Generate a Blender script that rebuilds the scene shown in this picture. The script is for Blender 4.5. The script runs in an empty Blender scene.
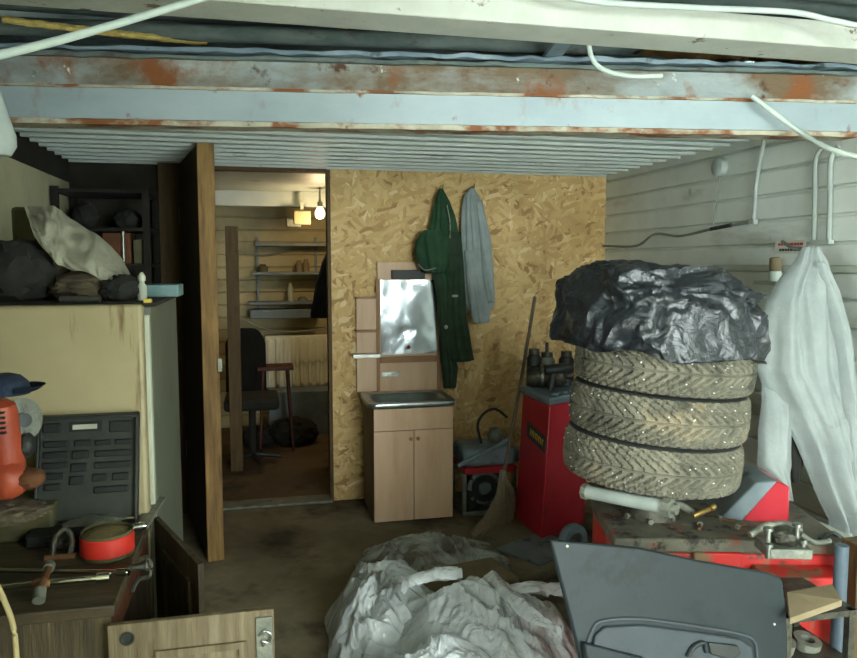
import bpy, bmesh, math, random
from math import sin, cos, pi, radians, atan, sqrt
from mathutils import Vector, Matrix, noise, Euler
SC = bpy.context.scene
COL = SC.collection
random.seed(7)
V = Vector

# ------------------------------------------------------------------ camera
YAW = radians(12.9); PIT = atan(67 / 742); FPX = 742.0; CAM = V((0, 0, 1.75))
cam = bpy.data.cameras.new('camera'); co = bpy.data.objects.new('camera', cam); COL.objects.link(co)
cam.sensor_fit = 'HORIZONTAL'; cam.sensor_width = 36; cam.lens = 36 * FPX / 857; cam.clip_start = .02
co.location = CAM; co.rotation_euler = (pi / 2 - PIT, 0, -YAW)
SC.camera = co

def ray(px, py):
    x = (px - 428.5) / FPX; y = -(py - 329) / FPX
    d = (x, cos(PIT) + y * sin(PIT), -sin(PIT) + y * cos(PIT))
    c, s = cos(YAW), sin(YAW)
    return V((d[0] * c + d[1] * s, -d[0] * s + d[1] * c, d[2]))
def at(px, py, X=None, Y=None, Z=None):
    """world point that a photograph pixel shows on the plane X, Y or Z"""
    d = ray(px, py)
    t = X / d.x if X is not None else Y / d.y if Y is not None else (Z - CAM.z) / d.z
    return CAM + d * t

# ------------------------------------------------------------------ materials
MATS = {}
def nodes(name):
    m = bpy.data.materials.new(name); m.use_nodes = True
    nt = m.node_tree; b = nt.nodes['Principled BSDF']
    MATS[name] = m
    return m, nt, b
def N(nt, t, **k):
    n = nt.nodes.new(t)
    for a, v in k.items():
        if a.startswith('i_'): n.inputs[a[2:].replace('_', ' ')].default_value = v
        else: setattr(n, a, v)
    return n
def rgba(c): return (c[0], c[1], c[2], 1)
def s2l(c):
    return tuple(((v / 255) / 12.92 if v / 255 <= .04045 else ((v / 255 + .055) / 1.055) ** 2.4) for v in c)
def ramp(nt, stops, src):
    r = nt.nodes.new('ShaderNodeValToRGB'); e = r.color_ramp.elements
    while len(e) < len(stops): e.new(.5)
    for i, (p, c) in enumerate(stops): e[i].position = p; e[i].color = rgba(c)
    nt.links.new(src, r.inputs[0]); return r
def mk(name, cols, scale=6, rough=.7, metal=0, bump=.15, stretch=(1, 1, 1), marks=(), bscale=None, spec=.4, coat=0):
    """noise-mixed base colours plus patches of stain, rust or dirt: marks = (colour, threshold, scale, softness, stretch)"""
    m, nt, b = nodes(name); L = nt.links.new
    tc = N(nt, 'ShaderNodeTexCoord')
    def nz(sc, st, det=7, off=0):
        mp = N(nt, 'ShaderNodeMapping'); mp.inputs['Scale'].default_value = st; mp.inputs['Location'].default_value = (off, off * .7, off * 1.3)
        L(tc.outputs['Object'], mp.inputs[0])
        n = N(nt, 'ShaderNodeTexNoise', i_Scale=sc, i_Detail=det, i_Roughness=.62); L(mp.outputs[0], n.inputs['Vector']); return n
    n = nz(scale, stretch)
    k = len(cols)
    stops = [(.32 + .36 * i / max(1, k - 1), s2l(c)) for i, c in enumerate(cols)]
    if k == 1: stops = [(.3, s2l(cols[0])), (.7, s2l(cols[0]))]
    out = ramp(nt, stops, n.outputs[0]).outputs[0]
    for j, (c, th, sc, soft, st) in enumerate(marks):
        q = nz(sc, st, 9, 3.1 * (j + 1))
        rr = ramp(nt, [(th, (0, 0, 0)), (min(1, th + soft), (1, 1, 1))], q.outputs[0])
        mx = N(nt, 'ShaderNodeMixRGB'); L(rr.outputs[0], mx.inputs[0]); L(out, mx.inputs[1]); mx.inputs[2].default_value = rgba(s2l(c)); out = mx.outputs[0]
    L(out, b.inputs['Base Color'])
    b.inputs['Roughness'].default_value = rough; b.inputs['Metallic'].default_value = metal
    b.inputs['Specular IOR Level'].default_value = spec; b.inputs['Coat Weight'].default_value = coat
    if bump:
        bn = nz(bscale or scale * 3, stretch); bp = N(nt, 'ShaderNodeBump', i_Strength=bump, i_Distance=.02)
        L(bn.outputs[0], bp.inputs['Height']); L(bp.outputs[0], b.inputs['Normal'])
    return m
U = (1, 1, 1)
RUST = (120, 72, 34); RUSTD = (72, 46, 28)
mk('siding', [(204, 212, 206), (222, 228, 222)], 3, .55, bump=.05, marks=[((134, 140, 122), .56, 2.3, .2, (1, .4, 1.6)), ((116, 106, 78), .66, 7, .12, U)])
mk('siding_room', [(150, 140, 102), (172, 160, 120)], 3, .55, bump=.05, marks=[((120, 108, 76), .58, 2.5, .2, U)])
mk('ceiling_panel', [(178, 188, 184), (202, 210, 202)], 3, .5, bump=.04, marks=[((110, 102, 76), .6, 3, .16, U)])
mk('floor_concrete', [(84, 75, 56), (112, 102, 78), (136, 127, 104)], 1.6, .8, bump=.25, bscale=26, marks=[((44, 38, 28), .52, 1.7, .14, U), ((120, 116, 104), .62, 4, .1, U)])
mk('floor_room', [(74, 58, 40), (100, 82, 58)], 1.5, .75, bump=.2, bscale=20, marks=[((48, 38, 28), .53, 2.5, .12, U)])
mk('bounce_ground', [(222, 226, 230), (232, 236, 240)], 2, .9)  # very bright ground colour, raised to bounce light onto the ceiling
mk('roof_sheet', [(52, 62, 60), (86, 98, 94), (112, 120, 114)], 5, .8, bump=.4, stretch=(.4, 1, 1), marks=[((62, 44, 32), .6, 6, .1, (.5, 1, 1))])
mk('paint_steel', [(134, 148, 152), (156, 168, 170)], 3, .45, metal=.1, bump=.08, stretch=(.5, 1, 1),
   marks=[((132, 112, 84), .58, 4, .13, (.9, 1, .5)), (RUST, .64, 8, .06, (.9, 1, .6))])
mk('rust_steel', [(122, 132, 134), (158, 166, 162)], 3, .7, metal=.1, bump=.35, bscale=26, stretch=(.5, 1, 1),
   marks=[((104, 88, 66), .45, 2.2, .12, (.5, 1, 1)), (RUST, .505, 5, .1, (.6, 1, .5)), (RUSTD, .6, 7, .08, U), ((220, 218, 206), .66, 14, .05, U)])
mk('lip_rust', [(150, 144, 124), (180, 174, 154)], 8, .7, bump=.3, marks=[(RUST, .47, 9, .12, (.6, 1, 1)), (RUSTD, .62, 14, .08, U)])
mk('white_beam', [(176, 178, 166), (196, 198, 186)], 4, .75, bump=.25, bscale=30, marks=[((112, 92, 70), .63, 7, .04, U), ((66, 56, 44), .68, 16, .03, U)])
mk('foam', [(176, 150, 78), (206, 184, 112)], 20, .8, bump=.9, bscale=30)
mk('brown_foam', [(96, 70, 36), (132, 98, 52)], 5, .85, bump=.6, marks=[((150, 148, 130), .62, 5, .08, U)])
mk('cable_white', [(176, 190, 180), (196, 206, 196)], 8, .5, bump=.02)
mk('cable_grey', [(112, 118, 112), (138, 142, 132)], 8, .6, bump=.05)
mk('cable_beige', [(150, 136, 96), (168, 152, 110)], 8, .6, bump=.02)
mk('wood_edge_lit', [(92, 68, 34), (122, 92, 48), (148, 116, 66)], 6, .7, bump=.25, stretch=(5, 5, .5), marks=[((52, 38, 22), .64, 5, .12, (2, 2, .5))])  # light on the door edge is put into this paler wood
mk('wood_leaf_shaded', [(44, 36, 22), (66, 54, 32)], 6, .75, bump=.2, stretch=(5, 5, .5))  # shaded copy of the door wood, for the leaf's dark face
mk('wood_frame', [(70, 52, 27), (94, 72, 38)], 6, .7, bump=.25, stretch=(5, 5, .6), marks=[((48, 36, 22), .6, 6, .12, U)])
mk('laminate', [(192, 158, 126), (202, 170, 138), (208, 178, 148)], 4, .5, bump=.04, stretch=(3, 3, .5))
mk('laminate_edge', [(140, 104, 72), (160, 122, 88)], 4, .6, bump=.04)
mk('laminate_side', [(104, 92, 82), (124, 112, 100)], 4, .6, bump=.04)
mk('bench_wood', [(48, 40, 26), (68, 58, 38), (88, 76, 52)], 5, .7, bump=.3, stretch=(6, 6, .6), marks=[((48, 40, 28), .56, 5, .16, (2, 2, .6)), ((150, 138, 112), .66, 8, .1, (2, 2, .7))])
mk('bench_door_wood', [(78, 66, 46), (100, 88, 66), (122, 110, 88)], 5, .7, bump=.3, stretch=(7, 7, .5), marks=[((78, 62, 40), .6, 5, .14, (2, 2, .6)), ((168, 164, 146), .66, 6, .1, (4, 2, .6))])
mk('bench_top', [(44, 37, 24), (66, 56, 36), (82, 72, 50)], 6, .6, bump=.3, stretch=(.6, 3, 1), marks=[((34, 30, 22), .54, 5, .12, U), ((120, 112, 90), .66, 9, .06, U)])
mk('bench_red_wood', [(66, 34, 20), (98, 54, 32)], 6, .6, bump=.3)
mk('shaded_wood', [(20, 17, 12), (32, 27, 19)], 6, .9)  # shade of the cabinet inside and the shelving is in this colour
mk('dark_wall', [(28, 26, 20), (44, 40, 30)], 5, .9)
mk('cream_wall', [(168, 164, 132), (190, 185, 150)], 2.5, .8, marks=[((104, 98, 70), .6, 3, .15, U)])
mk('fridge_door', [(140, 128, 94), (156, 144, 110)], 2.5, .45, bump=.04, marks=[((104, 82, 50), .6, 5, .1, (3, 1, .3)), ((124, 108, 72), .55, 2, .2, (1.4, 1, .6))])
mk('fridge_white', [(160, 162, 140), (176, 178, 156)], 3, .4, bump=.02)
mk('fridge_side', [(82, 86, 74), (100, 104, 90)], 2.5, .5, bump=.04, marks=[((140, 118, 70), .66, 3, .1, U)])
mk('gasket', [(56, 46, 32), (78, 64, 44)], 8, .8)
mk('black_plastic', [(26, 29, 27), (40, 44, 40)], 8, .5, bump=.1)
mk('case_plastic', [(34, 38, 34), (52, 56, 50)], 10, .45, bump=.1, marks=[((92, 94, 82), .64, 12, .1, U)])
mk('case_slot', [(16, 18, 16), (24, 26, 24)], 10, .6)
mk('label_white', [(150, 152, 136), (168, 170, 152)], 10, .6)
mk('orange_plastic', [(136, 54, 32), (160, 70, 42)], 8, .5, bump=.1, marks=[((96, 52, 34), .62, 10, .1, U)])
mk('red_tape', [(176, 36, 26), (200, 50, 36)], 10, .5, bump=.05, marks=[((214, 130, 112), .66, 12, .08, U)])
mk('olive', [(62, 60, 36), (88, 84, 52)], 8, .7, bump=.2, marks=[((44, 36, 22), .6, 10, .1, U)])
mk('sand', [(96, 84, 50), (120, 106, 68)], 30, .95, bump=.6)
mk('steel', [(120, 122, 116), (160, 162, 154)], 10, .32, metal=.9, bump=.1, marks=[((70, 58, 44), .64, 16, .1, U)])
mk('chrome', [(190, 194, 190), (214, 216, 212)], 8, .14, metal=1, bump=.02)
mk('oily_metal', [(50, 50, 44), (86, 84, 72)], 14, .45, metal=.6, bump=.4, marks=[((70, 44, 26), .6, 14, .1, U), ((150, 146, 126), .7, 20, .05, U)])
mk('dirty_metal', [(88, 92, 84), (128, 130, 116)], 12, .5, metal=.3, bump=.4, marks=[((84, 62, 38), .58, 10, .12, U), ((46, 46, 42), .64, 16, .08, U)])
mk('rusty_iron', [(88, 58, 34), (120, 84, 50)], 12, .8, metal=.2, bump=.5)
mk('sink_steel', [(128, 136, 134), (158, 166, 164)], 8, .28, metal=.85, bump=.05)
mk('green_cloth', [(32, 62, 42), (48, 82, 56)], 10, .95, bump=.3, bscale=60)
mk('green_cloth_dark', [(36, 54, 40), (54, 72, 54)], 10, .95, bump=.3, bscale=60)
mk('grey_cloth', [(132, 144, 146), (158, 170, 168)], 6, .9, bump=.25, bscale=50)
mk('white_cloth', [(176, 185, 184), (200, 208, 206)], 5, .9, bump=.25, bscale=40, marks=[((150, 150, 138), .64, 4, .14, U)])
mk('rag_white', [(176, 174, 152), (204, 202, 180)], 5, .9, bump=.3, bscale=40, marks=[((104, 92, 64), .66, 9, .06, U)])
mk('dark_cloth', [(24, 24, 21), (40, 40, 34)], 8, .95, bump=.4)  # lowered so the cloth colour carries the shelf corner's shadow
mk('brown_cloth', [(52, 42, 30), (88, 78, 60)], 8, .95, bump=.4)
mk('blue_cloth', [(24, 34, 50), (38, 50, 66)], 8, .95, bump=.3)
mk('machine_red', [(158, 30, 42), (180, 44, 54)], 4, .38, bump=.05, marks=[((112, 40, 40), .6, 4, .14, U), ((186, 130, 120), .72, 18, .05, U)])
mk('changer_red', [(164, 24, 24), (190, 40, 32)], 5, .5, bump=.12, marks=[((112, 92, 64), .53, 6, .08, (1, 1, .5)), ((78, 46, 34), .58, 10, .08, U)])
mk('changer_top', [(76, 76, 66), (106, 102, 86)], 8, .75, bump=.5, metal=.1, marks=[((132, 66, 50), .56, 7, .08, U), ((46, 44, 38), .54, 12, .08, U), ((140, 134, 112), .64, 20, .06, U)])
mk('blue_grey', [(100, 118, 130), (128, 144, 152)], 6, .55, bump=.15, marks=[((60, 66, 66), .6, 8, .1, U)])
mk('tray_grey', [(92, 104, 110), (122, 134, 138)], 6, .45, bump=.1, marks=[((52, 54, 52), .58, 9, .1, U)])
mk('card_plastic', [(24, 31, 33), (32, 41, 43)], 2.5, .5, spec=.25, bump=.08, bscale=120, marks=[((20, 23, 22), .56, 4, .08, U), ((52, 58, 56), .64, 6, .1, U)])
mk('card_edge', [(38, 44, 48), (50, 58, 62)], 4, .6)
mk('tyre_tread', [(84, 82, 70), (116, 112, 96)], 6, .85, bump=.25, bscale=60, marks=[((58, 58, 50), .54, 7, .14, U), ((146, 132, 106), .6, 3, .12, U)])
mk('tyre_wall', [(44, 46, 44), (62, 64, 60)], 8, .75, bump=.1)
mk('stud', [(200, 204, 196), (216, 218, 210)], 5, .4, metal=.3, bump=0)
mk('cardboard', [(104, 92, 68), (128, 114, 88)], 5, .85, bump=.1, marks=[((96, 78, 52), .6, 6, .12, U)])
mk('straw', [(118, 106, 84), (156, 142, 116)], 20, .9, bump=.5, stretch=(6, 6, .6))
mk('broom_wood', [(84, 74, 60), (112, 100, 82)], 6, .8, stretch=(4, 4, .5))
mk('brass', [(120, 98, 50), (150, 126, 72)], 8, .4, metal=.6)
mk('post_blue', [(58, 70, 80), (78, 90, 100)], 6, .6, bump=.1)
mk('yellow', [(184, 160, 60), (200, 176, 76)], 6, .6)
mk('paper', [(186, 188, 174), (204, 206, 194)], 6, .8, bump=0)
mk('paper_red', [(172, 58, 56), (188, 74, 70)], 10, .8, bump=0)
mk('ink_dark', [(56, 52, 52), (76, 70, 68)], 10, .8, bump=0)
mk('pipe_grey', [(138, 146, 140), (160, 168, 160)], 6, .6, bump=.1)
mk('pipe_white', [(172, 180, 168), (190, 196, 186)], 6, .5, bump=.05, marks=[((110, 100, 76), .62, 6, .1, U)])
mk('teal_box', [(84, 112, 112), (106, 132, 130)], 8, .6)
mk('orange_box', [(76, 44, 20), (98, 60, 30)], 8, .8)  # orange brown, darkened further by the shelf shadow in its colour
mk('shelf_blue', [(84, 98, 108), (112, 124, 130)], 6, .5, bump=.05)
mk('radiator_paint', [(222, 220, 196), (232, 230, 208)], 5, .35, bump=.02)
mk('red_brown', [(58, 26, 18), (82, 38, 26)], 6, .6)
mk('chair_dark', [(22, 22, 18), (36, 34, 28)], 6, .9)
mk('grout_dark', [(70, 74, 68), (86, 88, 78)], 6, .9)

def osb():
    m, nt, b = nodes('osb'); L = nt.links.new
    tc = N(nt, 'ShaderNodeTexCoord')
    def layer(rot, sc, st):
        wn = N(nt, 'ShaderNodeTexNoise', i_Scale=9, i_Detail=3); L(tc.outputs['Object'], wn.inputs['Vector'])
        sub = N(nt, 'ShaderNodeVectorMath', operation='SCALE'); L(wn.outputs['Color'], sub.inputs[0]); sub.inputs['Scale'].default_value = .06
        ad = N(nt, 'ShaderNodeVectorMath', operation='ADD'); L(tc.outputs['Object'], ad.inputs[0]); L(sub.outputs[0], ad.inputs[1])
        m0 = N(nt, 'ShaderNodeMapping'); m0.inputs['Rotation'].default_value = (0, rot, 0); L(ad.outputs[0], m0.inputs[0])
        mp = N(nt, 'ShaderNodeMapping'); mp.inputs['Scale'].default_value = st; L(m0.outputs[0], mp.inputs[0])
        v = N(nt, 'ShaderNodeTexVoronoi', i_Scale=sc); L(mp.outputs[0], v.inputs['Vector'])
        sp = N(nt, 'ShaderNodeSeparateColor'); L(v.outputs['Color'], sp.inputs[0]); return sp
    a = layer(.35, 11, (1, 1, 3.2)); c = layer(1.45, 12, (1, 1, 3)); d = layer(-.75, 11, (1, 1, 3.4))
    def pick(x, y, th):
        g = N(nt, 'ShaderNodeMath', operation='GREATER_THAN'); L(x.outputs[1], g.inputs[0]); g.inputs[1].default_value = th
        mx = N(nt, 'ShaderNodeMix'); L(g.outputs[0], mx.inputs[0]); L(x.outputs[0], mx.inputs[2]); L(y, mx.inputs[3]); return mx.outputs[0]
    m3v = pick(a, pick(c, d.outputs[0], .5), .4)
    class _o: outputs = [m3v]
    m3 = _o
    r = ramp(nt, [(.0, s2l((154, 118, 70))), (.12, s2l((186, 151, 96))), (.5, s2l((199, 166, 110))), (.9, s2l((210, 181, 126))), (1, s2l((224, 202, 156)))], m3.outputs[0])
    n = N(nt, 'ShaderNodeTexNoise', i_Scale=1.3, i_Detail=8); L(tc.outputs['Object'], n.inputs['Vector'])
    rr = ramp(nt, [(.5, (0, 0, 0)), (.75, (1, 1, 1))], n.outputs[0])
    mx = N(nt, 'ShaderNodeMixRGB', blend_type='MULTIPLY'); L(rr.outputs[0], mx.inputs[0]); L(r.outputs[0], mx.inputs[1]); mx.inputs[2].default_value = (.62, .58, .5, 1)
    L(mx.outputs[0], b.inputs['Base Color']); b.inputs['Roughness'].default_value = .7
    bp = N(nt, 'ShaderNodeBump', i_Strength=.12, i_Distance=.01); L(m3.outputs[0], bp.inputs['Height']); L(bp.outputs[0], b.inputs['Normal'])
osb()
def film(name, col, alpha, rough, tl=.5):
    m, nt, b = nodes(name); L = nt.links.new; o = nt.nodes['Material Output']
    b.inputs['Base Color'].default_value = rgba(s2l(col)); b.inputs['Roughness'].default_value = rough
    b.inputs['Specular IOR Level'].default_value = 1.0; b.inputs['Coat Weight'].default_value = .6; b.inputs['Coat Roughness'].default_value = .12
    tr = N(nt, 'ShaderNodeBsdfTranslucent'); tr.inputs[0].default_value = rgba(s2l(col))
    tp = N(nt, 'ShaderNodeBsdfTransparent'); a = N(nt, 'ShaderNodeMixShader'); c = N(nt, 'ShaderNodeMixShader')
    a.inputs[0].default_value = tl; L(b.outputs[0], a.inputs[1]); L(tr.outputs[0], a.inputs[2])
    tc = N(nt, 'ShaderNodeTexCoord'); n = N(nt, 'ShaderNodeTexNoise', i_Scale=5, i_Detail=6); L(tc.outputs['Object'], n.inputs['Vector'])
    mr = N(nt, 'ShaderNodeMapRange'); L(n.outputs[0], mr.inputs[0]); mr.inputs[1].default_value = .35; mr.inputs[2].default_value = .65
    mr.inputs[3].default_value = alpha - .25; mr.inputs[4].default_value = min(1, alpha + .2)
    L(mr.outputs[0], c.inputs[0]); L(tp.outputs[0], c.inputs[1]); L(a.outputs[0], c.inputs[2]); L(c.outputs[0], o.inputs[0])
    n2 = N(nt, 'ShaderNodeTexNoise', i_Scale=14, i_Detail=5, i_Distortion=1.2); L(tc.outputs['Object'], n2.inputs['Vector'])
    bp = N(nt, 'ShaderNodeBump', i_Strength=.75, i_Distance=.03); L(n2.outputs[0], bp.inputs['Height']); L(bp.outputs[0], b.inputs['Normal']); L(bp.outputs[0], b.inputs['Coat Normal'])
film('clear_film', (244, 250, 252), .93, .14, .2)
film('clear_film_thin', (210, 218, 212), .5, .22, .35)
def blackbag():
    m, nt, b = nodes('black_film'); b.inputs['Base Color'].default_value = rgba(s2l((34, 38, 41)))
    b.inputs['Roughness'].default_value = .34; b.inputs['Specular IOR Level'].default_value = .6
    tc = N(nt, 'ShaderNodeTexCoord'); n = N(nt, 'ShaderNodeTexNoise', i_Scale=16, i_Detail=5, i_Distortion=.6); nt.links.new(tc.outputs['Object'], n.inputs['Vector'])
    bp = N(nt, 'ShaderNodeBump', i_Strength=.6, i_Distance=.03); nt.links.new(n.outputs[0], bp.inputs['Height']); nt.links.new(bp.outputs[0], b.inputs['Normal'])
blackbag()
def foil():
    m, nt, b = nodes('mirror_foil'); b.inputs['Metallic'].default_value = 1; b.inputs['Roughness'].default_value = .2
    b.inputs['Base Color'].default_value = rgba(s2l((214, 224, 226)))
    tc = N(nt, 'ShaderNodeTexCoord'); n = N(nt, 'ShaderNodeTexNoise', i_Scale=3.5, i_Detail=2, i_Distortion=.6); nt.links.new(tc.outputs['Object'], n.inputs['Vector'])
    bp = N(nt, 'ShaderNodeBump', i_Strength=.25, i_Distance=.03); nt.links.new(n.outputs[0], bp.inputs['Height']); nt.links.new(bp.outputs[0], b.inputs['Normal'])
foil()
def emis(name, col, s):
    m, nt, b = nodes(name); b.inputs['Emission Color'].default_value = rgba(col); b.inputs['Emission Strength'].default_value = s
    b.inputs['Base Color'].default_value = rgba(col)
emis('bulb_glow', (1, .78, .45), 5)

# ------------------------------------------------------------------ mesh building
ORI = {}
class MB:
    def __init__(s): s.bm = bmesh.new(); s.smooth = 40
    def box(s, c, d, R=None):
        g = bmesh.ops.create_cube(s.bm, size=1)['verts']
        for v in g:
            p = V((v.co.x * d[0], v.co.y * d[1], v.co.z * d[2]))
            if R is not None: p = R @ p
            v.co = p + V(c)
        return s
    def bb(s, x0, x1, y0, y1, z0, z1): return s.box(((x0 + x1) / 2, (y0 + y1) / 2, (z0 + z1) / 2), (x1 - x0, y1 - y0, z1 - z0))
    def cyl(s, a, b, r, r2=None, n=24, cap=True):
        a, b = V(a), V(b); d = b - a; r2 = r if r2 is None else r2
        q = d.to_track_quat('Z', 'Y').to_matrix()
        r0 = [s.bm.verts.new(a + q @ V((r * cos(2 * pi * i / n), r * sin(2 * pi * i / n), 0))) for i in range(n)]
        r1 = [s.bm.verts.new(b + q @ V((r2 * cos(2 * pi * i / n), r2 * sin(2 * pi * i / n), 0))) for i in range(n)]
        for i in range(n): s.bm.faces.new((r0[i], r0[(i + 1) % n], r1[(i + 1) % n], r1[i]))
        if cap: s.bm.faces.new(r0[::-1]); s.bm.faces.new(r1)
        return s
    def lathe(s, prof, a, d=(0, 0, 1), n=32, closed=False):
        """prof = (radius, distance along d) from point a"""
        q = V(d).normalized().to_track_quat('Z', 'Y').to_matrix(); a = V(a); rings = []
        for r, h in prof:
            if r < 1e-5: rings.append([s.bm.verts.new(a + q @ V((0, 0, h)))]); continue
            rings.append([s.bm.verts.new(a + q @ V((r * cos(2 * pi * i / n), r * sin(2 * pi * i / n), h))) for i in range(n)])
        prs = list(zip(rings, rings[1:])) + ([(rings[-1], rings[0])] if closed else [])
        for A, B in prs:
            for i in range(n):
                j = (i + 1) % n
                if len(A) == 1 and len(B) == 1: break
                if len(A) == 1: s.bm.faces.new((A[0], B[j], B[i]))
                elif len(B) == 1: s.bm.faces.new((A[i], A[j], B[0]))
                else: s.bm.faces.new((A[i], A[j], B[j], B[i]))
        return s
    def tube(s, pts, r, n=10, sub=6):
        P = [V(p) for p in pts]
        if len(P) > 2 and sub > 1:
            Q = []; E = [P[0] * 2 - P[1]] + P + [P[-1] * 2 - P[-2]]
            for i in range(1, len(E) - 2):
                for k in range(sub):
                    t = k / sub; a, b, c, d = E[i - 1:i + 3]
                    Q.append(.5 * ((2 * b) + (c - a) * t + (2 * a - 5 * b + 4 * c - d) * t * t + (3 * b - a - 3 * c + d) * t ** 3))
            P = Q + [P[-1]]
        rings = []
        for i, p in enumerate(P):
            d = (P[min(i + 1, len(P) - 1)] - P[max(i - 1, 0)]).normalized()
            u = d.cross(V((0, 0, 1)))
            if u.length < .1: u = d.cross(V((0, 1, 0)))
            u.normalize(); w = d.cross(u); rr = r[min(i * len(r) // len(P), len(r) - 1)] if isinstance(r, (list, tuple)) else r
            rings.append([s.bm.verts.new(p + (u * cos(2 * pi * k / n) + w * sin(2 * pi * k / n)) * rr) for k in range(n)])
        for A, B in zip(rings, rings[1:]):
            for k in range(n): s.bm.faces.new((A[k], A[(k + 1) % n], B[(k + 1) % n], B[k]))
        s.bm.faces.new(rings[0][::-1]); s.bm.faces.new(rings[-1]); return s
    def prism(s, poly, vec):
        vec = V(vec); A = [s.bm.verts.new(V(p)) for p in poly]; B = [s.bm.verts.new(V(p) + vec) for p in poly]; n = len(A)
        s.bm.faces.new(A); s.bm.faces.new(B[::-1])
        for i in range(n): s.bm.faces.new((A[(i + 1) % n], A[i], B[i], B[(i + 1) % n]))
        return s
    def frustum(s, bot, top):
        A = [s.bm.verts.new(V(p)) for p in bot]; B = [s.bm.verts.new(V(p)) for p in top]; n = len(A)
        s.bm.faces.new(A[::-1]); s.bm.faces.new(B)
        for i in range(n): s.bm.faces.new((A[i], A[(i + 1) % n], B[(i + 1) % n], B[i]))
        return s
    def loft(s, secs, n=56, cap=(True, True), fold=None):
        """secs = (z, cx, cy, rx, ry); fold(theta, t) scales the radius"""
        rings = []
        m = len(secs)
        for i, (z, cx, cy, rx, ry) in enumerate(secs):
            t = i / (m - 1); ring = []
            for k in range(n):
                th = 2 * pi * k / n; f = fold(th, t) if fold else 1
                ring.append(s.bm.verts.new((cx + rx * f * cos(th), cy + ry * f * sin(th), z)))
            rings.append(ring)
        for A, B in zip(rings, rings[1:]):
            for k in range(n): s.bm.faces.new((A[k], A[(k + 1) % n], B[(k + 1) % n], B[k]))
        if cap[0]: s.bm.faces.new(rings[0][::-1])
        if cap[1]: s.bm.faces.new(rings[-1])
        return s
    def blob(s, c, r, sub=4, amp=.2, fr=2.5, seed=0, zmin=None, ridge=True, sq=1.0):
        g = bmesh.ops.create_icosphere(s.bm, subdivisions=sub, radius=1)['verts']
        for v in g:
            p = v.co.copy(); o = V((seed * 3.7, seed * 1.9, seed * 5.3))
            if ridge:
                h = 0; a = 1; f = fr
                for _ in range(4):
                    h += a * (1 - 2.6 * abs(noise.noise(p * f + o))); a *= .5; f *= 2.05
                h = (h - .7)
            else: h = noise.fractal(p * fr + o, 1, 2, 4)
            if sq != 1: p = V([math.copysign(abs(q) ** sq, q) for q in p])
            p = p * (1 + amp * h)
            v.co = V((c[0] + p.x * r[0], c[1] + p.y * r[1], c[2] + p.z * r[2]))
            if zmin is not None and v.co.z < zmin: v.co.z = zmin + (random.random()) * .0006
        return s
    def sheet(s, f, nu, nv, thick=0):
        G = [[s.bm.verts.new(f(i / nu, j / nv)) for j in range(nv + 1)] for i in range(nu + 1)]
        F = [s.bm.faces.new((G[i][j], G[i + 1][j], G[i + 1][j + 1], G[i][j + 1])) for i in range(nu) for j in range(nv)]
        if thick: bmesh.ops.solidify(s.bm, geom=F, thickness=thick)
        return s
    def done(s, name, mat, parent=None, bevel=0, label=None, origin=None, sub=0, kind=None):
        bm = s.bm
        bmesh.ops.recalc_face_normals(bm, faces=bm.faces[:])
        if parent is not None: o = ORI[parent.name]
        elif origin is not None: o = V(origin)
        else:
            xs = [v.co for v in bm.verts]
            o = V(((min(p.x for p in xs) + max(p.x for p in xs)) / 2, (min(p.y for p in xs) + max(p.y for p in xs)) / 2, min(p.z for p in xs)))
        for v in bm.verts: v.co -= o
        me = bpy.data.meshes.new(name); bm.to_mesh(me); bm.free()
        me.materials.append(MATS[mat]); me.shade_smooth(); me.set_sharp_from_angle(angle=radians(s.smooth))
        ob = bpy.data.objects.new(name, me); COL.objects.link(ob)
        if parent is not None: ob.parent = parent
        else: ob.location = o
        ORI[ob.name] = o
        if bevel:
            b = ob.modifiers.new('bevel', 'BEVEL'); b.width = bevel; b.segments = 2; b.limit_method = 'ANGLE'
        if sub:
            b = ob.modifiers.new('sub', 'SUBSURF'); b.levels = sub; b.render_levels = sub
        if label: ob['label'] = label
        if kind: ob['kind'] = kind
        return ob
def thing(name, label, cat, loc, group=None):
    o = bpy.data.objects.new(name, None); COL.objects.link(o); o.location = loc; o.empty_display_size = .1
    o['label'] = label; o['category'] = cat
    if group: o['group'] = group
    ORI[o.name] = V(loc); return o
def tag(o, label, cat, group=None):
    o['label'] = label; o['category'] = cat
    if group: o['group'] = group
    return o
def struct(o): o['kind'] = 'structure'; return o
def rz(a): return Matrix.Rotation(a, 3, 'Z')
def rx(a): return Matrix.Rotation(a, 3, 'X')
def ry(a): return Matrix.Rotation(a, 3, 'Y')

XL, XR, YB, YN, ZC, ZR = -1.2, 2.64, 5.35, -1.6, 2.42, 2.82

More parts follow.
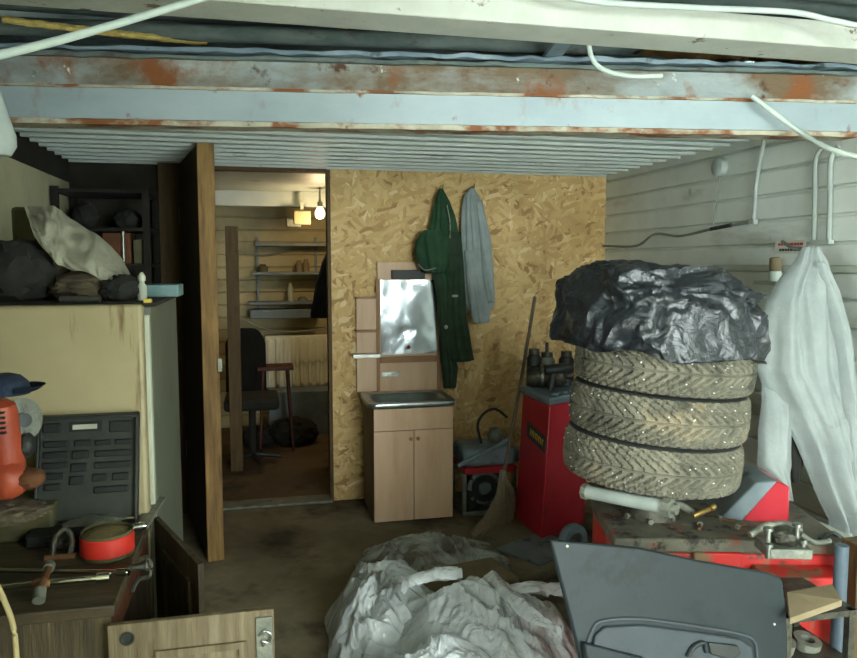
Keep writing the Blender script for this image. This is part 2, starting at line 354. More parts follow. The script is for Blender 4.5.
# ------------------------------------------------------------------ room shell
struct(MB().bb(XL - .1, XR + .1, YN, YB, -.1, 0).done('floor', 'floor_concrete'))
struct(MB().bb(-1.0, 1.6, YB, 8.1, -.1, 0.0).done('floor_back_room', 'floor_room'))
struct(MB().bb(-20, 20, -25, YN, -.12, -.02).done('ground_bounce', 'bounce_ground'))  # unseen bright ground, added to bounce light indoors
struct(MB().bb(-.5, .5, YB - .06, YB + .1, 0, .022).done('trim_1', 'rusty_iron' if 0 else 'dirty_metal', bevel=.006))   # door sill
def siding(name, x_or_y, a0, a1, z0, z1, pitch, axis, sgn, mat):
    """board profile extruded along the wall; sgn = side of the visible face"""
    m = MB(); m.smooth = 20; prof = []; z = z0
    while z < z1:
        e = min(z + pitch, z1)
        prof += [(-.012, z), (-.010, z + .008), (.010, z + .014), (.012, e - .010), (0.006, e - .003), (-.012, e - .001)]
        z = e
    pts = [(p[0] * sgn, p[1]) for p in prof]
    f = (lambda a, p: (x_or_y + p[0], a, p[1])) if axis == 'Y' else (lambda a, p: (a, x_or_y + p[0], p[1]))
    A = [m.bm.verts.new(f(a0, p)) for p in pts]; B = [m.bm.verts.new(f(a1, p)) for p in pts]
    for i in range(len(pts) - 1): m.bm.faces.new((A[i], A[i + 1], B[i + 1], B[i]))
    c = [m.bm.verts.new(f(a, (-.1 * sgn, zz))) for a, zz in ((a0, z0), (a1, z0), (a1, z1), (a0, z1))]
    m.bm.faces.new(c)
    return struct(m.done(name, mat))
siding('wall_right', XR, YN, YB, 0, ZR, .131, 'Y', -1, 'siding')
# left wall: cream painted, dark board strip on top
WY0, WY1, WZ0, WZ1 = -.25, 1.25, 1.05, 2.25  # opening cut for the added window
m = MB().bb(XL - .1, XL, YN, WY0, 0, 2.27).bb(XL - .1, XL, WY1, YB, 0, 2.27).bb(XL - .1, XL, WY0, WY1, 0, WZ0).bb(XL - .1, XL, WY0, WY1, WZ1, 2.27)
struct(m.done('wall_left', 'cream_wall'))
wf = MB().bb(XL - .08, XL - .03, WY0, WY1, WZ0, WZ0 + .05).bb(XL - .08, XL - .03, WY0, WY1, WZ1 - .05, WZ1).bb(XL - .08, XL - .03, WY0, WY0 + .05, WZ0, WZ1).bb(XL - .08, XL - .03, WY1 - .05, WY1, WZ0, WZ1).bb(XL - .08, XL - .03, .47, .52, WZ0, WZ1)
struct(MB().bb(XL, -.58, 1.3, 1.7, 0, ZR).done('wall_light_block', 'cream_wall'))  # unseen block added to keep window light off bench and fridge
struct(wf.done('window_added', 'wood_frame'))  # unseen window, added to light the right wall
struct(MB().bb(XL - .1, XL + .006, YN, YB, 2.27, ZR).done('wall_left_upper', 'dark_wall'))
# added thick wall block behind camera, shading the left; doorway stays open
m = MB(); m.bb(XL - .1, .75, YN, -.3, 0, ZR)
struct(m.done('wall_front_shade', 'cream_wall'))
# back partition: OSB to the right of the doorway, dark boards to the left
struct(MB().bb(.51, XR + .1, YB, YB + .08, 0, ZC).done('wall_back', 'osb'))
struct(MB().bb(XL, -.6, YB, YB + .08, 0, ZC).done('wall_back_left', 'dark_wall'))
MBs = MB().bb(.485, .51, YB - .012, YB + .1, 0, ZC - .02); struct(MBs.done('trim_2', 'wood_frame'))
struct(MB().bb(-.5, .485, YB - .01, YB + .09, ZC - .04, ZC).done('trim_3', 'wood_frame'))
struct(MB().bb(-.64, -.5, YB - .05, YB + .1, 0, ZC - .01).done('trim_4', 'wood_frame', bevel=.004))
# low ribbed ceiling behind the steel beam
m = MB(); m.smooth = 20
y = 2.95; prof = []
while y < YB:
    prof += [(y, ZC), (y + .002, ZC - .016), (y + .030, ZC - .016), (y + .034, ZC), (y + .085, ZC + .0), (y + .087, ZC - .007), (y + .097, ZC - .007), (y + .1, ZC)]; y += .17
prof.append((YB, ZC))
def xbeam(yy): return max(XL, (3.40 - yy) / .1328 - 1.2)   # the panels start at the slanting beam
A = [m.bm.verts.new((xbeam(p[0]), p[0], p[1])) for p in prof]; B = [m.bm.verts.new((XR, p[0], p[1])) for p in prof]
for i in range(len(prof) - 1): m.bm.faces.new((A[i], A[i + 1], B[i + 1], B[i]))
m.bb(XL, XR, 3.40, YB, ZC + .035, ZC + .06)
struct(m.done('ceiling', 'ceiling_panel'))
# roof over the near bay
m = MB(); n = 150; xs = [XL - .1 + (XR + .2 - XL) * i / 8 for i in range(9)]
def roof(u, v):
    yy = YN - .2 + (3.75 - YN) * v
    return V((XL - .1 + (XR - XL + .2) * u, yy, ZR + .02 * sin(yy * 2 * pi / .17)))
m.sheet(roof, 6, 220); m.bb(XL - .1, XR + .1, YN - .2, 8.1, ZR + .05, ZR + .12)
struct(m.done('ceiling_near', 'roof_sheet'))
struct(MB().bb(XL, XR, 3.72, 3.78, ZC, ZR + .04).done('trim_5', 'roof_sheet'))
# back room
siding('wall_back_room', 8.0, -1.0, 1.6, 0, ZC, .13, 'X', -1, 'siding_room')
struct(MB().bb(-1.1, -1.0, YB + .08, 8.1, 0, ZC).done('wall_room_left', 'siding_room'))
struct(MB().bb(1.5, 1.6, YB + .08, 8.1, 0, ZC).done('wall_room_right', 'siding_room'))
struct(MB().bb(-1.1, 1.6, YB + .08, 8.1, ZC, ZC + .05).done('ceiling_back_room', 'ceiling_panel'))

# ------------------------------------------------------------------ steel beams overhead
def extr(name, prof, A, B, mat, parent=None, label=None, jag=0, nseg=1):
    """profile (toward the camera, z) swept from A to B"""
    A = V((A[0], A[1], 0)); B = V((B[0], B[1], 0)); d = (B - A).normalized(); nn = V((d.y, -d.x, 0))
    m = MB(); m.smooth = 25; rings = []
    for i in range(nseg + 1):
        p = A.lerp(B, i / nseg)
        rings.append([m.bm.verts.new(p + nn * (u + (jag * noise.noise(V((p.x * 9, u * 30, z * 30))) if jag else 0)) + V((0, 0, z + (jag * noise.noise(V((p.x * 11, u * 30, z * 30 + 9))) if jag else 0)))) for u, z in prof])
    k = len(prof)
    for Ra, Rb in zip(rings, rings[1:]):
        for i in range(k): m.bm.faces.new((Ra[i], Ra[(i + 1) % k], Rb[(i + 1) % k], Rb[i]))
    m.bm.faces.new(rings[0][::-1]); m.bm.faces.new(rings[-1])
    return m.done(name, mat, parent, label=label)
BA, BB_ = (XL, 3.377), (XR, 2.867)
t = thing('steel_beam', 'long pale blue painted steel beam with rusty lips across the garage', 'beam', (XL, 3.377, 2.305)); t['kind'] = 'structure'
extr('web', [(0, 2.325), (0, 2.452), (-.03, 2.452), (-.03, 2.325)], BA, BB_, 'paint_steel', t)
extr('lower_flange', [(.012, 2.306), (.014, 2.326), (0, 2.33), (-.10, 2.33), (-.10, 2.306)], BA, BB_, 'lip_rust', t, 'rust speckled lower lip', .003, 120)
extr('upper_flange', [(.012, 2.452), (.012, 2.463), (-.10, 2.463), (-.10, 2.452)], BA, BB_, 'lip_rust', t, 'rusty upper lip', .004, 120)
t = thing('rusted_beam', 'heavily rusted steel channel lying on top of the pale blue beam', 'beam', (XL, 3.377, 2.464)); t['kind'] = 'structure'
extr('web', [(-.01, 2.464), (-.015, 2.575), (-.05, 2.575), (-.05, 2.464)], BA, BB_, 'rust_steel', t)
extr('upper_flange', [(.01, 2.575), (.01, 2.590), (-.10, 2.60), (-.10, 2.575)], BA, BB_, 'roof_sheet', t, jag=.008, nseg=120)
# white painted beam nearer the camera
o = MB().bb(XL, XR, 2.60, 2.80, 2.60, 2.70).done('white_beam', 'white_beam', bevel=.006)
tag(o, 'thick white painted beam with chipped brown spots, nearest overhead', 'beam'); o['kind'] = 'structure'
# flat plate between the two beams and its strut
o = extr('ceiling_plate', [(0, 2.60), (0, 2.615), (-.05, 2.615), (-.05, 2.60)], (XL, 3.36), (XR, 2.84), 'blue_grey', jag=.012, nseg=120)
tag(o, 'torn blue grey metal strip above the pale blue beam', 'metal strip'); o['kind'] = 'structure'
a = at(556, 42, Z=2.62); b = at(532, 80, Z=2.62)
o = MB().prism([a, a + V((.07, 0, 0)), b + V((.06, 0, 0)), b - V((.03, 0, 0))], (0, 0, .02)).done('steel_bracket', 'blue_grey', bevel=.003)
tag(o, 'short slanted grey steel bracket bridging the overhead beams', 'bracket')
# brown insulation at the right between the beams
m = MB()
def ins(u, v):
    p = V((1.62 + (XR - 1.62) * u, 2.84 + .24 * v, 0)); return V((p.x, p.y, 2.655 + .025 * noise.noise(p * 9) + .02 * noise.noise(p * 22)))
m.sheet(ins, 60, 18, .03)
tag(m.done('brown_insulation', 'brown_foam'), 'rusty brown insulation strip between the white and blue beams at right', 'insulation')
# yellow foam seams in the roof
def foamline(pts, r, nm, lab):
    m = MB(); P = [at(x, y, Z=2.67) for x, y in pts]; Q = []
    for a, b in zip(P, P[1:]):
        for k in range(14):
            p = a.lerp(b, k / 14); Q.append(p + V((0, .006 * noise.noise(p * 20), .005 * noise.noise(p * 33))))
    m.tube(Q, r, 8, 1); return tag(m.done(nm, 'foam'), lab, 'sealing foam')
foamline([(2, 19), (70, 28), (140, 36), (212, 43)], .014, 'foam_seam', 'short thick yellow foam bead under the roof at left')
foamline([(-10, -10), (40, 0), (150, 9), (250, 17), (355, 27)], .010, 'foam_seam', 'long thin yellow foam bead running towards the white beam')
# conduit pipes lying along the roof
for i, (y, z, r, mt) in enumerate(((3.22, 2.70, .035, 'roof_sheet'), (3.06, 2.745, .028, 'roof_sheet'))):
    o = MB().cyl((XL, y + .2, z), (XR, y - .2, z), r, n=16).done('roof_pipe', mt)
    tag(o, ('dark flaking pipe running just above the rusted channel', 'dark pipe under the roof, nearer of the two')[i], 'pipe', 'dark pipes under the roof')

# ------------------------------------------------------------------ cables
def cable(pts, r, mat, lab, nm='cable', grp=None):
    return tag(MB().tube([V(p) for p in pts], r, 10, 8).done(nm, mat), lab, 'cable', grp)
cable([at(-30, 62, Y=1.9), at(60, 40, Y=2.1), at(150, 14, Y=2.3), at(235, -12, Y=2.45)], .011, 'cable_white', 'white cable slanting across the top left corner', grp='white overhead cables')
cable([at(540, -8, Y=2.5), at(600, 2, Y=2.5), at(700, 8, Y=2.5), at(790, 12, Y=2.48), at(830, 20, Y=2.45), at(880, 30, Y=2.4)], .011, 'cable_white', 'white cable running over the white beam at top right', grp='white overhead cables')
cable([at(588, 40, Y=2.83), at(592, 58, Y=2.86), at(604, 70, Y=2.85), at(630, 76, Y=2.85), at(662, 76, Y=2.85)], .010, 'cable_white', 'short white cable looping out from behind the white beam', grp='white overhead cables')
cable([at(752, 96, Y=2.88), at(770, 110, Y=2.85), at(800, 132, Y=2.8), at(830, 149, Y=2.65), at(880, 162, Y=2.5)], .011, 'cable_white', 'white cable hanging down in front of the white siding at right', grp='white overhead cables')
cable([at(-8, 575, Y=1.72), at(4, 600, Y=1.7), at(14, 630, Y=1.7), at(18, 680, Y=1.7)], .006, 'cable_beige', 'thin beige cable hanging at the bottom left corner', 'hanging_cable')

# pipes and boxes on the right wall
WX = XR - .03
t = thing('wiring_conduit', 'sagging grey conduit along the white siding with a drop from the beam', 'conduit', (WX, 4, 1.9))
MB().tube([at(603, 246, X=WX), at(636, 246, X=WX), at(655, 234, X=WX), at(680, 236, X=WX), at(712, 229, X=WX), at(750, 222, X=WX)], .008, 8).done('run', 'cable_grey', t)
MB().tube([at(753, 222, X=WX), at(755, 205, X=WX), at(756, 185, X=WX), at(763, 145, X=WX), at(765, 130, X=WX)], .011, 8).done('drop', 'pipe_grey', t)
MB().box(at(753, 222, X=WX), (.03, .05, .03)).done('joint', 'pipe_grey', t, bevel=.005)
a, b = at(711, 229, X=WX - .01), at(731, 225, X=WX - .01)
MB().cyl(a, b, .011).done('clamp', 'black_plastic', t, label='black joint sleeve')
p = at(722, 167, X=XR - .01)
t = thing('junction_box', 'round grimy junction box on the white siding with a thin wire', 'junction box', p)
MB().lathe([(0, .045), (.04, .045), (.052, .035), (.055, 0)], p, (-1, 0, 0), 28).done('cover', 'pipe_grey', t)
MB().tube([p + V((-.02, 0, -.05)), at(717, 200, X=WX), at(712, 226, X=WX)], .003, 6).done('wire', 'cable_grey', t)
t = thing('wall_pipe', 'white pipe pair dropping down the siding above the hanging coverall', 'pipe', at(822, 240, X=WX))
for x in (814, 829):
    MB().tube([at(x, 243, X=WX), at(x + 1, 200, X=WX), at(x + 2, 160, X=WX), at(x + 10, 146, X=WX)], .012, 10).done('pipe', 'pipe_grey', t)
MB().box(at(822, 242, X=WX), (.03, .12, .02)).done('bracket', 'pipe_grey', t)
struct(MB().bb(XR - .035, XR - .01, YN, 3.9, 1.70, 1.735).done('trim_6', 'pipe_white', bevel=.004))
# small notice
m = thing('wall_notice', 'small notice with faded red and grey lettering on the siding', 'notice', at(790, 255, X=XR - .02))
a = at(790, 247, X=XR - .02)
MB().box(a, (.004, .22, .065)).done('sheet', 'paper', m)
for k, (w, mt) in enumerate(((.17, 'paper_red'), (.15, 'ink_dark'))):
    g = MB(); yy = a.y + w / 2
    while yy > a.y - w / 2:
        l = random.uniform(.012, .03); g.box((a.x - .003, yy - l / 2, a.z + .014 - k * .028), (.002, l, .013)); yy -= l + .005
    g.done('lettering', mt, m)

# ------------------------------------------------------------------ door leaf, open towards the camera
H = V((-.47, 5.31, 0)); E = V((-.285, 4.41, 0)); dd = (E - H).normalized(); nn = V((-dd.y, dd.x, 0))
if nn.x < 0: nn = -nn
t = thing('wooden_door', 'thick open plank door seen edge-on beside the doorway', 'door', H)
MB().prism([H - nn * .04, E - nn * .04, E - nn * .005, H - nn * .005], (0, 0, 2.40)).done('plank_face', 'wood_leaf_shaded', t, bevel=.003)
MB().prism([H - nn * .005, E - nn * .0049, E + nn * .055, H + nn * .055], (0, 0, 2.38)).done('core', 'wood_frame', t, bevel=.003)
MB().prism([E - nn * .04 + dd * .001, E + nn * .055 + dd * .001, E + nn * .055 + dd * .022, E - nn * .04 + dd * .022], (0, 0, 2.415)).done('edge_board', 'wood_edge_lit', t, bevel=.004, label='worn edge board with its lit tone in the colour')
p = at(220, 365, Y=4.38)
MB().box(p, (.022, .012, .075)).done('strike_plate', 'label_white', t, label='small pale lock plate')
for z in (.4, 2.0): MB().cyl(H + V((-.03, -.01, z)), H + V((-.03, -.01, z + .12)), .012).done('hinge', 'steel', t)

# ------------------------------------------------------------------ washstand, mirror panel and shelf
sx0, sx1, sy0, sy1 = .725, 1.265, 4.80, 5.27
t = thing('sink_cabinet', 'beige two-door washstand against the chipboard wall', 'cabinet', ((sx0 + sx1) / 2, 5.05, 0))
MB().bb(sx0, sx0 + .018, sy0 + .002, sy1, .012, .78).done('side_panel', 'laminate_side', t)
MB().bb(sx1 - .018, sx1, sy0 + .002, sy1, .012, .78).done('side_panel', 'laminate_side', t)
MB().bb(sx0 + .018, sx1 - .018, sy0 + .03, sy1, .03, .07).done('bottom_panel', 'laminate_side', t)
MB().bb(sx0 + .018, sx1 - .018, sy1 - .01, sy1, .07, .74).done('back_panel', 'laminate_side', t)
MB().bb(sx0, sx1, sy0 - .018, sy0, .632, .778).done('front_rail', 'laminate', t, bevel=.002)
xm = (sx0 + sx1) / 2
for i, (a, b) in enumerate(((sx0, xm - .002), (xm + .002, sx1))):
    d = MB().bb(a, b, sy0 - .018, sy0, .014, .628).done('door', 'laminate', t, bevel=.002)
    kx = xm + (-.025 if i == 0 else .025)
    MB().lathe([(.006, 0), (.006, .012), (.012, .018), (.012, .026), (0, .03)], (kx, sy0 - .018, .575), (0, -1, 0), 16).done('knob', 'laminate_edge', d)
for x in (sx0 + .04, sx1 - .04):
    for y in (sy0 + .04, sy1 - .05): MB().cyl((x, y, 0), (x, y, .03), .02, .024, 16).done('foot', 'steel', t)
t = thing('steel_sink', 'stainless steel basin set on the beige washstand', 'sink', (xm, 5.05, .78))
m = MB(); n = 48
def rr(k, hx, hy, p): # superellipse
    th = 2 * pi * k / n; c, s_ = cos(th), sin(th)
    return (math.copysign(abs(c) ** p, c) * hx, math.copysign(abs(s_) ** p, s_) * hy)
rings = []
for hx, hy, z, p, oy in ((.30, .235, .782, .15, 0), (.305, .24, .80, .15, 0), (.30, .235, .812, .15, 0), (.255, .165, .812, .35, -.02), (.245, .155, .80, .4, -.02), (.225, .135, .70, .5, -.02), (.19, .11, .665, .6, -.02), (.03, .03, .66, 1, -.02)):
    rings.append([m.bm.verts.new((xm + q[0], 5.035 + oy + q[1], z)) for q in (rr(k, hx, hy, p) for k in range(n))])
for A, B in zip(rings, rings[1:]):
    for k in range(n): m.bm.faces.new((A[k], A[(k + 1) % n], B[(k + 1) % n], B[k]))
m.bm.faces.new(rings[-1]); m.done('basin', 'sink_steel', t)
MB().lathe([(.032, .662), (.03, .668), (.012, .665), (0, .66)], (xm, 5.015, 0), (0, 0, 1), 20).done('drain', 'steel', t)
# panel with the metal mirror
PY = 5.33
def px_box(m, x0, y0, x1, y1, Y, th, mat=None):
    a = at(x0, y0, Y=Y); b = at(x1, y1, Y=Y); m.bb(a.x, b.x, Y - th, Y, b.z, a.z); return m
t = thing('mirror_panel', 'beige washstand back panel holding a wrinkled sheet-metal mirror', 'mirror', (1.0, PY, .82))
px_box(MB(), 377, 262, 441, 391, PY - .0, .016).done('board', 'laminate', t, bevel=.002)
px_box(MB(), 356, 297, 378, 391, PY - .006, .012).done('side_board', 'laminate', t, bevel=.002)
px_box(MB(), 376, 279, 380, 391, PY - .016, .012).done('upright', 'laminate_edge', t)
px_box(MB(), 437, 279, 441, 391, PY - .016, .012).done('upright', 'laminate_edge', t)
for y in (297, 330): px_box(MB(), 355, y, 377, y + 1.6, PY - .018, .05).done('side_shelf', 'laminate_edge', t)
px_box(MB(), 352, 353.5, 378, 356, PY - .018, .09).done('side_shelf', 'steel', t, label='grey lower ledge')
px_box(MB(), 380, 357, 438, 361, PY - .016, .03).done('ledge', 'laminate_edge', t)
a = at(380.5, 280, Y=PY - .02); b = at(437, 353, Y=PY - .02)
m = MB()
def mir(u, v):
    x = a.x + (b.x - a.x) * u; z = a.z + (b.z - a.z) * v; p = V((x * 3, 0, z * 3))
    return V((x, PY - .024 - .006 * noise.noise(p * 1.3) - .0015 * noise.noise(p * 4) * (1 if .02 < u < .98 else .3), z))
m.sheet(mir, 40, 50, .002).done('mirror', 'mirror_foil', t)
p = at(408.5, 347, Y=PY - .03); MB().lathe([(.014, 0), (.014, .008), (.005, .02), (0, .022)], p, (0, -1, 0), 16).done('knob', 'rusty_iron', t)
px_box(MB(), 391, 270, 424, 279, PY - .018, .04).done('top_clip', 'black_plastic', t, bevel=.004, label='black bar above the mirror')
px_box(MB(), 381, 372, 399, 376, PY - .016, .012).done('plate', 'steel', t, label='small grey metal plate')
# marks on the OSB
p = at(366, 335, Y=PY); tag(MB().tube([at(362, 378, Y=PY), at(366, 350, Y=PY), at(360, 330, Y=PY), at(366, 306, Y=PY)], .003, 6).done('thin_wire', 'cable_grey'), 'thin grey wire on the chipboard left of the mirror', 'wire')

# ------------------------------------------------------------------ hanging clothes
def garment(m, prof, Y, ry_, seed, k=5, amp=.16, n=64, y_off=0):
    """prof = (py, x_left, x_right) silhouette rows of a garment hanging in the plane Y"""
    secs = []
    # resample rows
    rows = []
    for (a, b) in zip(prof, prof[1:]):
        for q in range(5):
            t_ = q / 5; rows.append([a[i] + (b[i] - a[i]) * t_ for i in range(3)])
    rows.append(list(prof[-1]))
    for i, (py, xl, xr) in enumerate(rows):
        A = at(xl, py, Y=Y); B = at(xr, py, Y=Y); t_ = i / (len(rows) - 1)
        secs.append((A.z, (A.x + B.x) / 2, Y + y_off, max(.004, (B.x - A.x) / 2 * 1.02), ry_ * (.35 + .65 * min(1, t_ * 3))))
    def fold(th, t_):
        # vertical folds, sharper towards the hem
        x = cos(th)
        return 1 - amp * abs(sin(th)) * (.5 + .5 * sin(k * x * 3 + seed + 1.3 * sin(t_ * 4 + seed))) * 1.6 * min(1, .3 + t_ * 2) + .05 * noise.noise(V((th * 1.5, t_ * 6, seed)))
    m.loft(secs[::-1], n, (True, True), lambda th, t_: fold(th, 1 - t_)); m.smooth = 180
    return m
hook = at(441, 189, Y=5.33)
t = thing('green_jacket', 'dark green hooded work jacket hanging beside the mirror', 'jacket', at(450, 388, Y=5.29))
garment(MB(), [(189, 439, 443), (200, 435, 449), (215, 432, 455), (235, 428, 459), (260, 430, 462), (285, 437, 463), (320, 440, 464), (345, 440, 467), (362, 441, 471)], 5.27, .05, 1, 5, .25).done('body', 'green_cloth', t)
garment(MB(), [(230, 424, 440), (240, 417, 447), (252, 415, 449), (264, 418, 448), (273, 424, 444)], 5.22, .06, 2.2, 3, .2).done('hood', 'green_cloth', t)
garment(MB(), [(270, 432, 446), (300, 437, 447), (340, 440, 450), (368, 442, 458), (388, 444, 456)], 5.25, .035, 4, 3, .2).done('sleeve', 'green_cloth_dark', t)
garment(MB(), [(232, 448, 461), (270, 448, 464), (310, 446, 466), (345, 447, 471), (361, 449, 474)], 5.235, .03, 6, 3, .2).done('sleeve', 'green_cloth_dark', t)
a = at(455, 296, Y=5.19); MB().box(a, (.045, .012, .018)).done('reflective_patch', 'label_white', t, bevel=.004, label='small white tab')
a = at(446, 327, Y=5.19); MB().blob(a, (.014, .01, .016), 2, .1).done('button', 'label_white', t)
MB().tube([at(418, 264, Y=5.15), at(425, 270, Y=5.14), at(436, 268, Y=5.15)], .005, 6).done('hood_trim', 'cable_grey', t)
MB().tube([at(447, 205, Y=5.22), at(450, 222, Y=5.21), at(450, 238, Y=5.2)], .004, 6).done('drawstring', 'label_white', t)
t = thing('grey_jacket', 'light blue grey work jacket hanging right of the green one', 'jacket', at(477, 323, Y=5.29))
garment(MB(), [(188, 470, 474), (196, 464, 479), (215, 461, 484), (250, 461, 490), (285, 463, 493), (303, 466, 494), (310, 468, 493)], 5.29, .045, 3, 5, .25).done('body', 'grey_cloth', t)
garment(MB(), [(250, 465, 478), (290, 468, 485), (315, 471, 490), (323, 473, 489)], 5.25, .03, 5, 3, .2).done('sleeve', 'grey_cloth', t)
garment(MB(), [(200, 475, 482), (240, 480, 491), (280, 484, 494), (303, 488, 495)], 5.255, .025, 7, 2, .2).done('sleeve', 'grey_cloth', t)
for x, y, lab in ((441, 188, 'small metal hook holding the green jacket'), (472, 187, 'small metal hook holding the grey jacket')):
    p = at(x, y, Y=5.345); tag(MB().tube([p, p + V((0, -.05, -.01)), p + V((0, -.07, .02))], .005, 8).done('coat_hook', 'steel'), lab, 'hook', 'coat hooks on the chipboard')
# coverall on the right wall
CY = 2.79
def cg(m, prof, off, ryy, seed, k, amp):
    rows = []
    for a, b in zip(prof, prof[1:]):
        for q in range(5): rows.append([a[i] + (b[i] - a[i]) * q / 5 for i in range(3)])
    rows.append(list(prof[-1])); secs = []
    for i, (py, xl, xr) in enumerate(rows):
        A = at(xl, py, Y=CY + off); B = at(xr, py, Y=CY + off)
        secs.append((A.z, (A.x + B.x) / 2, CY + off, max(.004, (B.x - A.x) / 2 * 1.02), ryy * (.3 + .7 * min(1, 3 * i / len(rows)))))
    def fold(th, t_):
        x = cos(th); t_ = 1 - t_
        return 1 - amp * abs(sin(th)) * (.5 + .5 * sin(k * x * 3 + seed + 1.1 * sin(t_ * 5 + seed))) * 1.7 * min(1, .3 + t_ * 2) + .06 * noise.noise(V((th * 1.5, t_ * 6, seed)))
    m.loft(secs[::-1], 80, (True, True), fold); m.smooth = 180; return m
def drape(m, rows, Y, depth, seed, nf, amp, nu=70, nv=110, slant=.6):
    R_ = []
    for a, b in zip(rows, rows[1:]):
        for q in range(8): R_.append([a[i] + (b[i] - a[i]) * q / 8 for i in range(3)])
    R_.append(list(rows[-1])); n_ = len(R_) - 1
    def f(u, v):
        k = v * n_; i = min(int(k), n_ - 1); w = k - i
        r = [R_[i][c] + (R_[i + 1][c] - R_[i][c]) * w for c in range(3)]
        e = 2 * u - 1
        x_ = r[1] + (r[2] - r[1]) * u + 1.2 * noise.noise(V((v * 9, 3 * round(e), seed))) * abs(e) ** 3
        g = noise.noise(V((u * nf + slant * v, v * 1.3, seed * 3.1))); g2 = noise.noise(V((u * nf * 2.3 - slant * v * 2, v * 3, seed * 5.7)))
        fo = (1 - 2.6 * sqrt(g * g + .003)) + .45 * (1 - 2.4 * sqrt(g2 * g2 + .004))
        yy = Y - depth * sqrt(max(0, 1 - e * e)) * min(1, .35 + v * 2.2) - amp * fo * (1 - e ** 6) * min(1, .3 + v * 2)
        p = at(x_, r[0], Y=Y); return V((p.x, yy, p.z))
    m.sheet(f, nu, nv, .005); m.smooth = 180; return m
t = thing('white_coverall', 'big white work coverall hanging from a hook on the right wall', 'coverall', at(810, 500, Y=CY))
drape(MB(), [(247, 802, 817), (262, 793, 824), (280, 778, 829), (300, 766, 834), (330, 759, 840), (370, 757, 846), (385, 762, 848), (410, 778, 850), (440, 794, 852), (470, 806, 854), (495, 817, 855), (520, 828, 857), (539, 830, 858)], CY, .09, 1.3, 4.0, .042).done('body', 'white_cloth', t)
drape(MB(), [(372, 761, 785), (400, 762, 789), (430, 758, 790), (465, 757, 790), (480, 768, 789), (497, 780, 785)], CY - .0, .05, 4, 2, .015, 30, 50).done('sleeve', 'white_cloth', t)
drape(MB(), [(262, 815, 824), (290, 818, 833), (340, 826, 843), (400, 833, 850), (460, 838, 854), (510, 842, 857), (530, 843, 858)], CY - .06, .07, 6, 1.6, .02, 30, 80).done('leg', 'white_cloth', t)
m = cg(MB(), [(425, 789, 800), (440, 788, 803), (465, 790, 803), (482, 793, 799)], .035, .02, 3, 2, .2)
tag(m.done('dark_glove', 'dark_cloth'), 'dark glove tucked beside the white coverall sleeve', 'glove')
p = at(809, 248, X=XR); tag(MB().tube([p + V((0, 0, .0)), p + V((-.1, -.01, 0)), p + V((-.17, -.02, .03))], .008, 8).done('wall_hook', 'steel'), 'metal hook on the siding holding the white coverall', 'hook')
# brush / bottle next to coverall
p = at(775, 281, X=XR - .08)
t = thing('foam_can', 'wooden-topped bottle with a blue white cap beside the coverall', 'bottle', p)
MB().lathe([(0, 0), (.032, 0), (.032, .045), (.026, .05)], p, (0, 0, 1), 20).done('cap', 'cable_white', t)
MB().lathe([(.026, .05), (.03, .06), (.03, .115), (.018, .12), (0, .121)], p, (0, 0, 1), 20).done('top', 'cardboard', t, label='brown upper end')
tag(MB().bb(XR - .13, XR - .012, p.y - .12, p.y + .1, p.z - .02, p.z).done('wall_bracket_shelf', 'pipe_white'), 'small pale shelf on the siding under the bottle', 'shelf')

# ------------------------------------------------------------------ tyres
CT = V((1.545, 2.69, 0)); RT = .35; HT = .186
fwd = V((sin(YAW), cos(YAW), 0)); TILT = Matrix.Rotation(radians(4.2), 3, fwd)
Z0 = .884
def tyre_meshes():
    m = MB(); m.smooth = 50; nu, nv = 432, 30
    def hgt(th, v):
        # directional tread: chevron grooves, circumferential channels
        a = abs(v)
        h = 0
        c = (th * 27 / pi) + a * 2.4 + (a * a) * .8
        fr = c - math.floor(c)
        if .10 < a < .93 and fr < .32: h = -.012
        if a < .035: h = -.008
        if abs(a - .52) < .03 and (fr > .3): h = -.007
        c2 = (th * 34 / pi) + a * 1.0; f2 = c2 * 3 - math.floor(c2 * 3)
        if h == 0 and f2 < .22 and a > .3: h = -.003
        if a >= .8: c3 = th * 27 / pi; f3 = c3 - math.floor(c3); h = -.008 if f3 < .3 else h
        return h
    G = []
    for i in range(nu):
        th = 2 * pi * i / nu; row = []
        for j in range(nv + 1):
            v = -1 + 2 * j / nv
            r = RT - .010 * abs(v) ** 3 - .008 * max(0, abs(v) - .88) / .12
            r += hgt(th, v)
            row.append(m.bm.verts.new((r * cos(th), r * sin(th), HT / 2 + v * HT * .465)))
        G.append(row)
    for i in range(nu):
        for j in range(nv): m.bm.faces.new((G[i][j], G[(i + 1) % nu][j], G[(i + 1) % nu][j + 1], G[i][j + 1]))
    tread = m
    w = MB()
    for sg in (1, -1):
        P = [(RT - .018, .462), (RT - .03, .485), (RT - .06, .499), (RT - .09, .5), (RT - .12, .47), (RT - .135, .43), (RT - .13, .38), (RT - .05, .38), (RT - .03, .40)]
        w.lathe([(r, HT / 2 + sg * h * HT) for r, h in P], (0, 0, 0), (0, 0, 1), 96, closed=True)
    s = MB()
    for k in range(54):
        th = random.uniform(0, 2 * pi); v = random.choice((-.7, -.42, -.25, .3, .45, .72)) + random.uniform(-.05, .05)
        r = RT - .012 * abs(v) ** 3; p = V((r * cos(th), r * sin(th), HT / 2 + v * HT * .465)); d = V((cos(th), sin(th), 0))
        s.cyl(p - d * .004, p + d * .0022, .0030, .0024, 8)
    return tread, w, s
tr, wl, st = tyre_meshes()
T0 = thing('tyre', 'studded winter tyre at the bottom of the stack of three', 'tyre', (0, 0, 0), 'stacked winter tyres')
tr.done('tread', 'tyre_tread', T0); wl.done('sidewall', 'tyre_wall', T0, label='dark rounded sidewall'); st.done('studs', 'stud', T0, kind='stuff')
